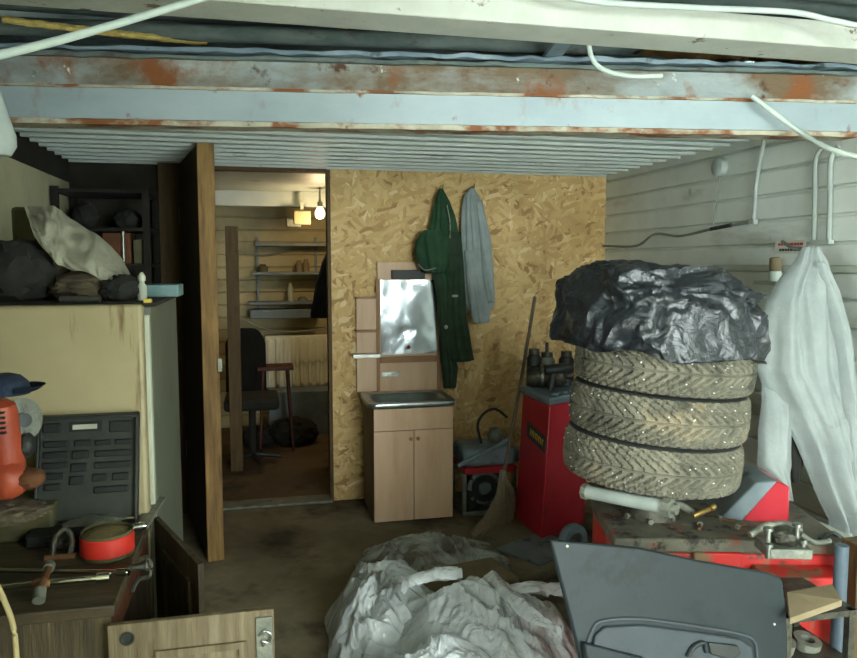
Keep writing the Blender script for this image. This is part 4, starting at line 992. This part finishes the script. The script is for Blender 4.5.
c = at(58, 285, Y=2.7); tag(MB().cyl((c.x, 2.72, zt + .012), (c.x + .13, 2.70, zt + .012), .011).done('steel_rod', 'steel'), 'short steel rod lying in front of the rags on the fridge', 'rod')
# white round lamp at far left edge under the beam
c = at(-2, 135, Y=2.3)
t = thing('hanging_lampshade', 'pale round shade hanging at the left edge below the beam', 'lamp', c)
MB().lathe([(.012, .12), (.02, .09), (.03, .05), (.045, 0), (.045, -.03), (.03, -.055), (0, -.06)], c, (0, 0, 1), 28).done('shade', 'pipe_grey', t)
MB().cyl(c + V((0, 0, .1)), V((c.x, c.y, ZR)), .004).done('cord', 'cable_white', t)

# ------------------------------------------------------------------ shelving behind the fridge, its shadow put into the colours
t = thing('storage_shelf', 'wooden shelving behind the fridge, shadow put into its dark colour', 'shelf', (-.85, 5.1, 0))
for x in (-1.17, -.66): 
    for y in (4.85, 5.3): MB().bb(x - .02, x + .02, y - .02, y + .02, 0, 2.2).done('post', 'shaded_wood', t)
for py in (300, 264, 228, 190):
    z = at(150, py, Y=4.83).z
    MB().bb(-1.18, -.64, 4.83, 5.31, z - .02, z).done('shelf_board', 'shaded_wood', t)
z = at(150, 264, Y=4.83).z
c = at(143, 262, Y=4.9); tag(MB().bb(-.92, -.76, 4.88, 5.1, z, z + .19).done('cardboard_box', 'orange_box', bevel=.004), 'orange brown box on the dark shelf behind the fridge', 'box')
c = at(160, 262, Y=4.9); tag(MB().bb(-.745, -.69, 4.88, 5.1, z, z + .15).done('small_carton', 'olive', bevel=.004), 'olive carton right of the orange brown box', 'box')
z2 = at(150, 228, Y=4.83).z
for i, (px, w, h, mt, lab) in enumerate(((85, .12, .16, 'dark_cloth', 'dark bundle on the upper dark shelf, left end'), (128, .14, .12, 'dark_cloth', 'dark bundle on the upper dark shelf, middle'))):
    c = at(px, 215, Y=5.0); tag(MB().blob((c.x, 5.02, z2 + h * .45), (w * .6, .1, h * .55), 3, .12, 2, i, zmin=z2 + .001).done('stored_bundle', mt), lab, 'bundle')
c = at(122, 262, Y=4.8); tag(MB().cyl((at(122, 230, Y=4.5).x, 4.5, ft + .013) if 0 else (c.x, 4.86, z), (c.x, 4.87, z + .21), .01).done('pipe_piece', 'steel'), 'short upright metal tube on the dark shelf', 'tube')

# ------------------------------------------------------------------ wooden cabinet used as a workbench
bx0, bx1, by0, by1, bz = -1.15, -.365, 1.905, 2.56, .90
t = thing('wooden_cabinet', 'old wooden kitchen cabinet used as a workbench, doors hanging open', 'cabinet', (-.75, 2.3, 0))
MB().bb(bx0, bx1, by0, by1 + .0, bz - .03, bz).done('worktop', 'bench_top', t, bevel=.004)
MB().bb(bx0, bx1 - .01, by0 + .005, by0 + .025, .0, bz - .03).done('side_panel', 'bench_wood', t)
MB().bb(bx0, bx1 - .01, by1 - .025, by1 - .005, .0, bz - .03).done('side_panel', 'bench_wood', t)
MB().bb(bx0, bx0 + .02, by0 + .025, by1 - .025, .0, bz - .03).done('back_panel', 'shaded_wood', t)  # inside of the cabinet darkened, its shade is in the colour
MB().bb(bx0 + .02, bx1 - .03, by0 + .025, by1 - .025, .06, .08).bb(bx0 + .02, bx1 - .06, by0 + .025, by1 - .025, .44, .458).done('shelf', 'shaded_wood', t)
MB().bb(bx1 - .03, bx1 - .012, by0 + .025, by1 - .025, bz - .12, bz - .03).done('fascia', 'bench_red_wood', t, label='reddish brown strip under the worktop')
# near door, swung out to the right and facing the camera
def panel_door(P0, dirv, w, z0, z1, mats, hub=True):
    dirv = V(dirv).normalized(); nv_ = V((dirv.y, -dirv.x, 0))
    def q(u, z, o=0): p = V(P0) + dirv * u + nv_ * o; return V((p.x, p.y, z))
    d = MB().prism([q(0, z0, -.009), q(w, z0, -.009), q(w, z0, .009), q(0, z0, .009)], (0, 0, z1 - z0)).done('door', mats, t, bevel=.002)
    g = MB(); u0, u1, a0, a1 = .11, w - .07, z0 + .09, z1 - .075
    for (ua, ub, za, zb) in ((u0, u1, a1 - .018, a1), (u0, u1, a0, a0 + .018), (u0, u0 + .018, a0 + .018, a1 - .018), (u1 - .018, u1, a0 + .018, a1 - .018)):
        g.prism([q(ua, za, .008), q(ub, za, .008), q(ub, za, .018), q(ua, za, .018)], (0, 0, zb - za))
    g.done('moulding', mats, d, label='raised frame moulding')
    return d, q
d, q = panel_door((-.378, 1.885, 0), (.415, .0, 0), .40, .12, .862, 'bench_door_wood')
MB().lathe([(0, .0), (.0175, 0), (.0175, .003), (.012, .003), (.010, .001), (0, .001)], q(.045, .825, .0095), (0, -1, 0), 24).done('hinge_cup', 'black_plastic', d, label='dark round hinge hole')
MB().box(q(.375, .79, .012), (.04, .006, .11)).done('worn_patch', 'dirty_metal', d, label='grey worn plate')
MB().tube([q(.362, .80, .016), q(.378, .812, .022), q(.392, .80, .022), q(.385, .78, .02), q(.37, .785, .02), q(.372, .77, .016)], .004, 8).done('latch', 'steel', d)
# far door, seen edge-on
d2, q2 = panel_door((-.36, by1 + .09, 0), (.185, -.47, 0), .49, .14, .872, 'bench_wood')
# red-brown drawer side piece near the front corner
tag(MB().tube([at(139, 560, Y=1.98), at(148, 558, Y=2.02), at(150, 575, Y=2.02), at(138, 580, Y=1.98), at(132, 592, Y=1.95)], .006, 8).done('wire_coil', 'oily_metal'), 'greasy bent wire hanging at the worktop corner', 'wire')

# tools on the bench -------------------------------------------------
Y0 = 2.50
t = thing('tool_case', 'open black plastic tool case leaning against the fridge', 'tool case', at(88, 492, Y=2.45))
a = at(38, 417, Y=2.53); b = at(142, 492, Y=2.53); tilt = .10
def cp(u, v, o=0):
    """u across, v up the lid, o out of it"""
    z = bz + .045 + (a.z - bz - .045) * v
    return V((a.x + (b.x - a.x) * u, 2.44 + tilt * v - o, z))
w_, h_ = b.x - a.x, a.z - bz - .045
MB().prism([cp(0, 0), cp(1, 0), cp(1, 1), cp(0, 1)], (0, .02, 0)).done('lid', 'case_plastic', t, bevel=.006)
g = MB()
for (u0, u1, v0, v1) in ((0, 1, .965, 1), (0, .03, 0, 1), (.965, 1, 0, 1)): g.prism([cp(u0, v0), cp(u1, v0), cp(u1, v1), cp(u0, v1)], (0, -.022, 0))
g.done('lid_rim', 'black_plastic', t, bevel=.003)
slots = [(.06, .30, .70, .76), (.06, .30, .60, .66), (.06, .30, .50, .56), (.06, .27, .40, .46), (.08, .24, .30, .36), (.36, .52, .70, .76), (.34, .50, .58, .66), (.33, .49, .46, .54), (.32, .46, .34, .42), (.56, .72, .70, .75), (.76, .92, .70, .75), (.56, .92, .59, .65), (.56, .92, .48, .54), (.54, .68, .36, .43), (.74, .90, .36, .43), (.56, .9, .25, .31), (.05, .22, .84, .93), (.70, .92, .82, .93)]
for (u0, u1, v0, v1) in slots:
    MB().prism([cp(u0, v0, .001), cp(u1, v0, .001), cp(u1, v1, .001), cp(u0, v1, .001)], (0, -.008, 0)).done('slot', 'case_slot', t, bevel=.003)
MB().prism([cp(.31, .84, .001), cp(.62, .84, .001), cp(.62, .93, .001), cp(.31, .93, .001)], (0, -.006, 0)).done('handle_plate', 'case_slot', t)
MB().prism([cp(.34, .865, .008), cp(.58, .865, .008), cp(.58, .91, .008), cp(.34, .91, .008)], (0, -.004, 0)).done('white_label', 'label_white', t, label='pale rectangular label')
MB().prism([(a.x, 2.34, bz + .002), (b.x, 2.34, bz + .002), (b.x, 2.44, bz + .002), (a.x, 2.44, bz + .002)], (0, 0, .04)).done('base', 'case_slot', t, bevel=.006)

def pt(px, py, h=0): return at(px, py, Z=bz + h)
# drill / torch
c = pt(100, 503, .075); c2 = pt(128, 503, .075)
t = thing('battery_torch', 'dark cylindrical torch lying in front of the tool case', 'torch', c - V((0, 0, .035)))
dv = V((1, -.25, 0)).normalized()
MB().lathe([(0, -.02), (.027, -.02), (.030, 0), (.030, .05), (.034, .06), (.034, .085), (.03, .087), (.028, .08), (0, .08)], c, dv, 28).done('barrel', 'dirty_metal', t)
MB().lathe([(0, -.13), (.02, -.13), (.024, -.05), (.027, -.02)], c, dv, 20).done('grip', 'black_plastic', t)
c = pt(72, 496, .085)
t = thing('red_pliers', 'red handled pliers with a bright jaw on the tool case', 'pliers', c - V((0, 0, .02)))
MB().tube([c + V((-.12, .02, 0)), c + V((-.05, .0, .01)), c + V((0, -.01, .008))], .009, 8).done('handle', 'bench_red_wood', t)
MB().tube([c + V((-.11, -.03, 0)), c + V((-.05, -.02, .004)), c + V((0, -.01, .008))], .009, 8).done('handle', 'bench_red_wood', t)
MB().lathe([(0, -.01), (.012, 0), (.014, .02), (.006, .055), (0, .058)], c + V((0, -.01, .01)), (1, .1, .05), 14).done('jaw', 'chrome', t)
c = pt(133, 500, .0)
o = MB().prism([pt(138, 528), pt(148, 530), pt(166, 500), pt(146, 499)], (0, 0, .012)).done('metal_plate', 'dirty_metal', bevel=.003)
tag(o, 'flat grey metal plate at the far right corner of the worktop', 'plate')
c = pt(132, 492, .045); tag(MB().tube([c + V((-.05, 0, 0)), c, c + V((.04, .01, .01)), c + V((.06, -.02, -.03))], .008, 8).done('bent_bracket', 'steel'), 'small bent steel bracket right of the torch', 'bracket')
# round can with red band
c = pt(104, 562)
t = thing('red_can', 'low round can with a bright red band, filled with grit', 'can', c)
R_ = .072
cc_ = c + V((0, .055, .0))
MB().lathe([(0, 0), (R_ - .004, 0), (R_, .004), (R_, .012)], cc_, (0, 0, 1), 40).lathe([(R_ - .0005, .066), (R_, .074), (R_ - .004, .076), (R_ - .008, .072), (R_ - .008, .055)], cc_, (0, 0, 1), 40).done('shell', 'olive', t)
MB().lathe([(R_, .012), (R_ + .002, .014), (R_ + .002, .064), (R_, .066)], cc_, (0, 0, 1), 40).done('band', 'red_tape', t)
m = MB(); m.lathe([(0, .082), (.03, .080), (.05, .074), (R_ - .006, .066)], cc_, (0, 0, 1), 40).done('grit', 'sand', t)
c = pt(90, 527, .04); tag(MB().blob((c.x, c.y + .05, bz + .03), (.10, .06, .03), 3, .15, 3, 7, zmin=bz + .001).done('grey_rag', 'dirty_metal'), 'grey crumpled rag behind the red banded can', 'rag')
a = pt(136, 527, .05); tag(MB().lathe([(0, -.05), (.012, -.048), (.012, .02), (.008, .03), (0, .032)], a, (1, .05, .1), 16).done('steel_socket', 'chrome'), 'shiny steel socket right of the red banded can', 'socket')
# rods
t = thing('breaker_bar', 'long thin chrome bar lying across the front of the worktop', 'bar', pt(90, 572, .012))
MB().tube([pt(-30, 570, .012), pt(52, 571, .012), pt(118, 572, .012)], .0065, 10, 1).done('bar', 'chrome', t)
MB().cyl(pt(117, 572, .012), pt(129, 572, .012), .011).done('socket', 'chrome', t)
t = thing('wheel_wrench', 'chrome cross wheel wrench with rusty middle on the worktop', 'wrench', pt(50, 580, .025))
c = pt(42, 583, .03)
MB().cyl(pt(-20, 590, .02), c, .008).cyl(c, pt(98, 578, .03), .008).done('bar', 'chrome', t)
MB().cyl(pt(97, 578, .03), pt(110, 577, .03), .013).done('socket', 'chrome', t)
MB().cyl(c + V((.01, -.055, .005)), c + V((-.005, .08, .005)), .009).done('cross_bar', 'rusty_iron', t)
MB().blob(c, (.024, .02, .014), 3, .08, 2, 1).done('hub', 'rusty_iron', t)
MB().cyl(c + V((.01, -.055, .005)), c + V((.014, -.085, -.01)), .015).done('socket', 'dirty_metal', t)
MB().cyl(c + V((-.005, .08, .005)), c + V((-.007, .105, .005)), .014).done('socket', 'dirty_metal', t)
t = thing('bolt_tool', 'greasy short bolt tool at the near right edge of the worktop', 'tool', pt(140, 568, .015) )
MB().cyl(pt(128, 568, .012), pt(146, 566, .012), .010).done('shank', 'oily_metal', t)
MB().cyl(pt(146, 566, .012), pt(153, 565, .012), .014, n=6).done('nut', 'steel', t)
# olive box left
c = pt(22, 545)
t = thing('olive_box', 'battered olive metal box at the left of the worktop', 'box', c)
MB().bb(c.x - .16, c.x + .085, c.y + .02, c.y + .2, bz + .001, bz + .10).done('body', 'olive', t, bevel=.01)
MB().bb(c.x - .163, c.x + .088, c.y + .017, c.y + .203, bz + .101, bz + .112).done('lid', 'olive', t, bevel=.004)
for i, (px, py, r, mt, nm, lab) in enumerate(((62, 548, .026, 'oily_metal', 'iron_part', 'small greasy iron part left of the red banded can'), (58, 524, .028, 'rusty_iron', 'iron_part', 'small rusty iron part behind the olive box corner'), (58, 508, .03, 'brown_cloth', 'oily_rag', 'oily brown rag between the olive box and tool case'))):
    c = pt(px, py, .0); tag(MB().blob((c.x, c.y, bz + r * .8 + (.04 if i == 2 else 0)), (r * 1.5, r, r * .9), 3, .2, 2, i + 3, zmin=bz + (.043 if i == 2 else .001)).done(nm, mt), lab, 'rag' if i == 2 else 'iron part')
t = thing('hook_clamp', 'small dark iron clamp standing left of the red banded can', 'clamp', pt(64, 560))
c = pt(64, 560)
MB().tube([c + V((-.03, 0, .01)), c + V((-.025, .02, .06)), c + V((.0, .03, .08)), c + V((.02, .02, .05)), c + V((.015, 0, .012))], .008, 8).done('jaw', 'oily_metal', t)
MB().cyl(c + V((-.05, 0, .01)), c + V((.03, 0, .01)), .009).done('screw', 'rusty_iron', t)

# orange angle grinder at the left edge, raised on the clutter
c = at(8, 440, Y=2.22)
t = thing('angle_grinder', 'orange power grinder with a grey disc at the left edge', 'power tool', V((c.x, c.y, c.z - .14)))
m = MB(); m.lathe([(0, -.135), (.03, -.133), (.044, -.11), (.046, -.03), (.042, .03), (.045, .07), (.04, .10), (.02, .115), (0, .117)], c + V((-.01, 0, 0)), (-.05, -.1, 1), 32)
m.done('housing', 'orange_plastic', t)
g = MB()
for k in range(5): g.box(c + V((-.01 + .0, -.045, .03 + k * .014)), (.04, .012, .006))
g.done('vents', 'black_plastic', t)
dc = at(22, 420, Y=2.26)
MB().lathe([(0, -.003), (.062, -.003), (.062, .003), (0, .003)], dc, (.75, -.6, .1), 48).done('disc', 'dirty_metal', t, label='grey abrasive disc')
MB().lathe([(0, 0), (.02, 0), (.02, .02), (0, .022)], dc, (.55, -.8, .1), 20).done('arbor', 'black_plastic', t)
MB().blob(at(27, 445, Y=2.24), (.022, .03, .035), 3, .1, 2, 2).done('gear_head', 'black_plastic', t)
MB().blob(at(5, 480, Y=2.2), (.06, .045, .055), 3, .1, 2, 4).done('motor_base', 'orange_plastic', t)
c = at(30, 478, Y=2.2); tag(MB().blob(c, (.04, .035, .028), 3, .12, 2, 9).done('orange_knob', 'orange_box'), 'rusty orange lump beside the grinder', 'tool part')
c = at(12, 498, Y=2.2)
tag(MB().blob((c.x - .02, c.y, (bz + .128 + c.z) / 2 + .0), (.10, .07, .032), 4, .2, 2, 11).done('rag_pile', 'brown_cloth'), 'brown oily rags under the orange grinder', 'rags')
c = at(6, 394, Y=2.3)
t = thing('work_hat', 'dark blue cap lying on top of the orange grinder', 'cap', c)
MB().lathe([(.062, 0), (.064, .012), (.058, .034), (.04, .052), (.015, .060), (0, .061)], c, (0, 0, 1), 32).done('crown', 'blue_cloth', t)
def vis(u, v):
    a_ = (v - .5) * 2.0; r = .058 + .045 * u * cos(a_); return V((c.x + r * cos(a_), c.y + r * sin(a_), c.z + .004 + .02 * u * u))
MB().sheet(vis, 8, 20, .003).done('visor', 'blue_cloth', t)

# ------------------------------------------------------------------ back room contents
t = thing('wall_shelf', 'three-tier metal wall shelf in the back room', 'shelf', at(288, 330, Y=7.96))
for k, (py, x0, x1) in enumerate(((243, 255, 328), (272, 252, 322), (302, 248, 318))):
    a = at(x0, py, Y=7.75); b = at(x1, py, Y=7.75)
    MB().bb(a.x, b.x, 7.72, 7.975, a.z - .03, a.z).done('shelf_board', 'shelf_blue', t, bevel=.004)
for px in (257, 316):
    a = at(px, 241, Y=7.9); MB().bb(a.x - .012, a.x + .012, 7.94, 7.975, at(px, 318, Y=7.9).z, a.z + .04).done('upright', 'shelf_blue', t)
a = at(283, 312, Y=7.8); MB().bb(a.x - .33, a.x + .33, 7.72, 7.97, a.z - .06, a.z + .03).done('lower_tray', 'shelf_blue', t, bevel=.006)
zs = at(285, 272, Y=7.75).z; zs2 = at(285, 302, Y=7.75).z
for i, (px, z, r, h, mt, lab) in enumerate(((299, zs, .035, .12, 'cardboard', 'tan tin on the middle back room shelf, left of two'), (306, zs, .035, .13, 'cardboard', 'tan tin on the middle back room shelf, right of two'), (263, zs, .05, .08, 'olive', 'low olive pot on the middle back room shelf'), (290, zs2, .03, .19, 'label_white', 'pale bottle on the lowest back room shelf'), (302, zs2, .05, .05, 'dirty_metal', 'low grey bowl on the lowest back room shelf'))):
    a = at(px, 270, Y=7.85); tag(MB().lathe([(0, 0), (r, 0), (r, h * .7), (r * .6, h * .85), (r * .6, h), (0, h)], (a.x, 7.85, z), (0, 0, 1), 18).done('shelf_container', mt), lab, 'container', 'containers on the back room shelf')
t = thing('radiator', 'cream ribbed radiator under the shelf in the back room', 'radiator', at(298, 385, Y=7.9))
a = at(265, 336, Y=7.88); b = at(345, 385, Y=7.88)
MB().bb(a.x, b.x, 7.86, 7.94, b.z, a.z).done('panel', 'radiator_paint', t, bevel=.01)
g = MB(); n_ = 10
for k in range(n_): x = a.x + (b.x - a.x) * (k + .5) / n_; g.bb(x - .022, x + .022, 7.835, 7.865, b.z + .03, a.z - .03)
g.done('ribs', 'radiator_paint', t, bevel=.01)
MB().cyl((a.x - .15, 7.93, b.z + .05), (a.x + .02, 7.93, b.z + .05), .012).done('pipe', 'radiator_paint', t)
for x in (a.x + .12, b.x - .12): MB().bb(x - .01, x + .01, 7.93, 7.97, b.z - .02, b.z + .1).done('bracket', 'radiator_paint', t)
o = MB().bb(at(268, 390, Y=7.7).x, at(350, 390, Y=7.7).x, 7.5, 7.80, 0, at(300, 388, Y=7.7).z).done('low_bench', 'shelf_blue', bevel=.01)
tag(o, 'low blue grey bench below the radiator', 'bench')
# stool
t = thing('wooden_stool', 'small dark red-brown stool in front of the radiator', 'stool', at(274, 405, Y=7.0))
a = at(257, 366, Y=7.0); b = at(293, 366, Y=7.0); cx = (a.x + b.x) / 2
MB().bb(a.x, b.x, 6.85, 7.15, a.z - .03, a.z).done('seat', 'red_brown', t, bevel=.005)
for sx in (-1, 1):
    for sy in (-1, 1): MB().cyl((cx + sx * .11, 7 + sy * .1, a.z - .03), (cx + sx * .15, 7 + sy * .13, 0), .016, .013, 12).done('leg', 'red_brown', t)
# chair left
t = thing('dark_chair', 'dark upholstered chair at the left of the back room', 'chair', at(247, 440, Y=6.6))
a = at(247, 330, Y=6.7); zc = at(247, 395, Y=6.6).z
def backf(u, v): return V((a.x - .20 + .36 * u, 6.9 - .03 * cos((u - .5) * 3) + .05 * v, zc - .02 + (a.z - zc + .02) * v * (1 - .25 * (2 * u - 1) ** 4)))
MB().sheet(backf, 14, 14, .06).done('backrest', 'chair_dark', t)
MB().bb(a.x - .2, a.x + .26, 6.35, 6.85, zc - .1, zc).done('seat', 'chair_dark', t, bevel=.03)
MB().cyl((a.x + .03, 6.6, .05), (a.x + .03, 6.6, zc - .1), .03).done('pedestal', 'chair_dark', t)
for k in range(5): an = k * 2 * pi / 5; MB().cyl((a.x + .03, 6.6, .07), (a.x + .03 + .25 * cos(an), 6.6 + .25 * sin(an), .03), .02, .015, 10).done('base_leg', 'black_plastic', t)
for (px, py, r, mt, nm, lab) in (((294), 424, (.22, .18, .15), 'chair_dark', 'sack', 'dark full sack on the back room floor by the stool'), (258, 424, (.16, .14, .1), 'dark_cloth', 'dark_cloth_heap', 'dark heap of cloth on the back room floor')):
    c = at(px, py + 18, Z=0); tag(MB().blob((c.x, c.y - .05, r[2] * .7), r, 4, .12, 1.8, px, zmin=.002).done(nm, mt), lab, nm.split('_')[-1])
# standing plank / half door
a = at(233, 300, Y=6.3)
tag(MB().bb(a.x - .05, a.x + .05, 6.3, 6.42, 0, at(233, 226, Y=6.3).z).done('wooden_post', 'wood_frame', bevel=.004), 'brown wooden post inside the back room doorway', 'post')
# blue jacket at right
t = thing('blue_jacket', 'dark blue jacket hanging at the right of the back room doorway', 'jacket', at(325, 318, Y=6.6))
garment(MB(), [(253, 326, 330), (262, 322, 336), (285, 316, 342), (305, 312, 346), (318, 311, 348)], 6.6, .07, 3, 4, .2).done('body', 'blue_cloth', t)
p = at(328, 252, Y=6.6); tag(MB().tube([p, p + V((.1, 0, .02)), V((1.5, 6.6, p.z + .03))], .012, 8).done('clothes_rail', 'steel'), 'thin metal rail holding the blue jacket', 'rail')
# ceiling beam + junction box + lamp
za = at(290, 208, Y=7.5).z
struct(MB().bb(-1.0, 1.5, 7.3, 7.5, za, ZC).done('trim_7', 'ceiling_panel'))
c = at(302, 218, Y=7.2)
t = thing('fuse_box', 'pale fuse box under the back room ceiling beside the bulb', 'box', c)
MB().box(c, (.16, .12, .13)).done('case', 'siding_room', t, bevel=.01); MB().box(c + V((-.08, 0, -.05)), (.14, .1, .08)).done('lower_box', 'dirty_metal', t, bevel=.01)
MB().box(c + V((0, 0, .14)), (.03, .03, .15)).done('conduit', 'pipe_white', t)
c = at(320, 213, Y=6.9)
t = thing('ceiling_bulb', 'glowing warm bulb on the back room ceiling', 'lamp', c)
MB().lathe([(0, -.055), (.03, -.047), (.045, -.02), (.045, .01), (.03, .04), (.018, .06)], c, (0, 0, 1), 24).done('bulb', 'bulb_glow', t)
MB().lathe([(.02, .055), (.024, .06), (.024, .1), (.01, .11), (.006, ZC - c.z)], c, (0, 0, 1), 20).done('socket', 'pipe_white', t)
for k, pts in enumerate(([(236, 250), (262, 255), (290, 250), (318, 248)], [(240, 318), (262, 328), (290, 332), (330, 328)])):
    tag(MB().tube([at(x, y, Y=7.93 if k == 0 else 7.6) for x, y in pts], .008, 8).done('room_cable', 'cable_grey'), ('dark cable sagging behind the top back room shelf', 'dark cable drooping above the back room radiator')[k], 'cable', 'cables on the back room wall')

# ------------------------------------------------------------------ light
a2 = bpy.data.lights.new('added_window_portal', 'AREA'); a2.shape = 'RECTANGLE'; a2.size = 1.1; a2.size_y = 1.5; a2.cycles.is_portal = True  # portal for the added unseen window
o2 = bpy.data.objects.new('added_window_portal', a2); COL.objects.link(o2); o2.location = (XL - .09, .5, 1.65); o2.rotation_euler = (0, -pi / 2, 0)
w = bpy.data.worlds.new('overcast'); SC.world = w; w.use_nodes = True
bg = w.node_tree.nodes['Background']; bg.inputs[0].default_value = (.90, 1.0, .96, 1); bg.inputs[1].default_value = 24.0
ar = bpy.data.lights.new('doorway_portal', 'AREA'); ar.shape = 'RECTANGLE'; ar.size = 2.2; ar.size_y = 2.8; ar.cycles.is_portal = True
ao = bpy.data.objects.new('doorway_portal', ar); COL.objects.link(ao); ao.location = (1.545, YN - .02, 1.4); ao.rotation_euler = (pi / 2, 0, 0)
pl = bpy.data.lights.new('bulb_light', 'POINT'); pl.energy = 15; pl.color = (1, .74, .42); pl.shadow_soft_size = .05
po = bpy.data.objects.new('bulb_light', pl); COL.objects.link(po); po.location = c + V((0, 0, -.1))
vs = SC.view_settings
SC.display_settings.display_device = 'sRGB'
vs.view_transform = 'Standard'; vs.look = 'None'; vs.gamma = 1; vs.exposure = 0.0; vs.use_curve_mapping = False
SC.cycles.use_denoising = True
SC.cycles.max_bounces = 8; SC.cycles.diffuse_bounces = 5; SC.cycles.transparent_max_bounces = 12
SC.cycles.sample_clamp_indirect = 8
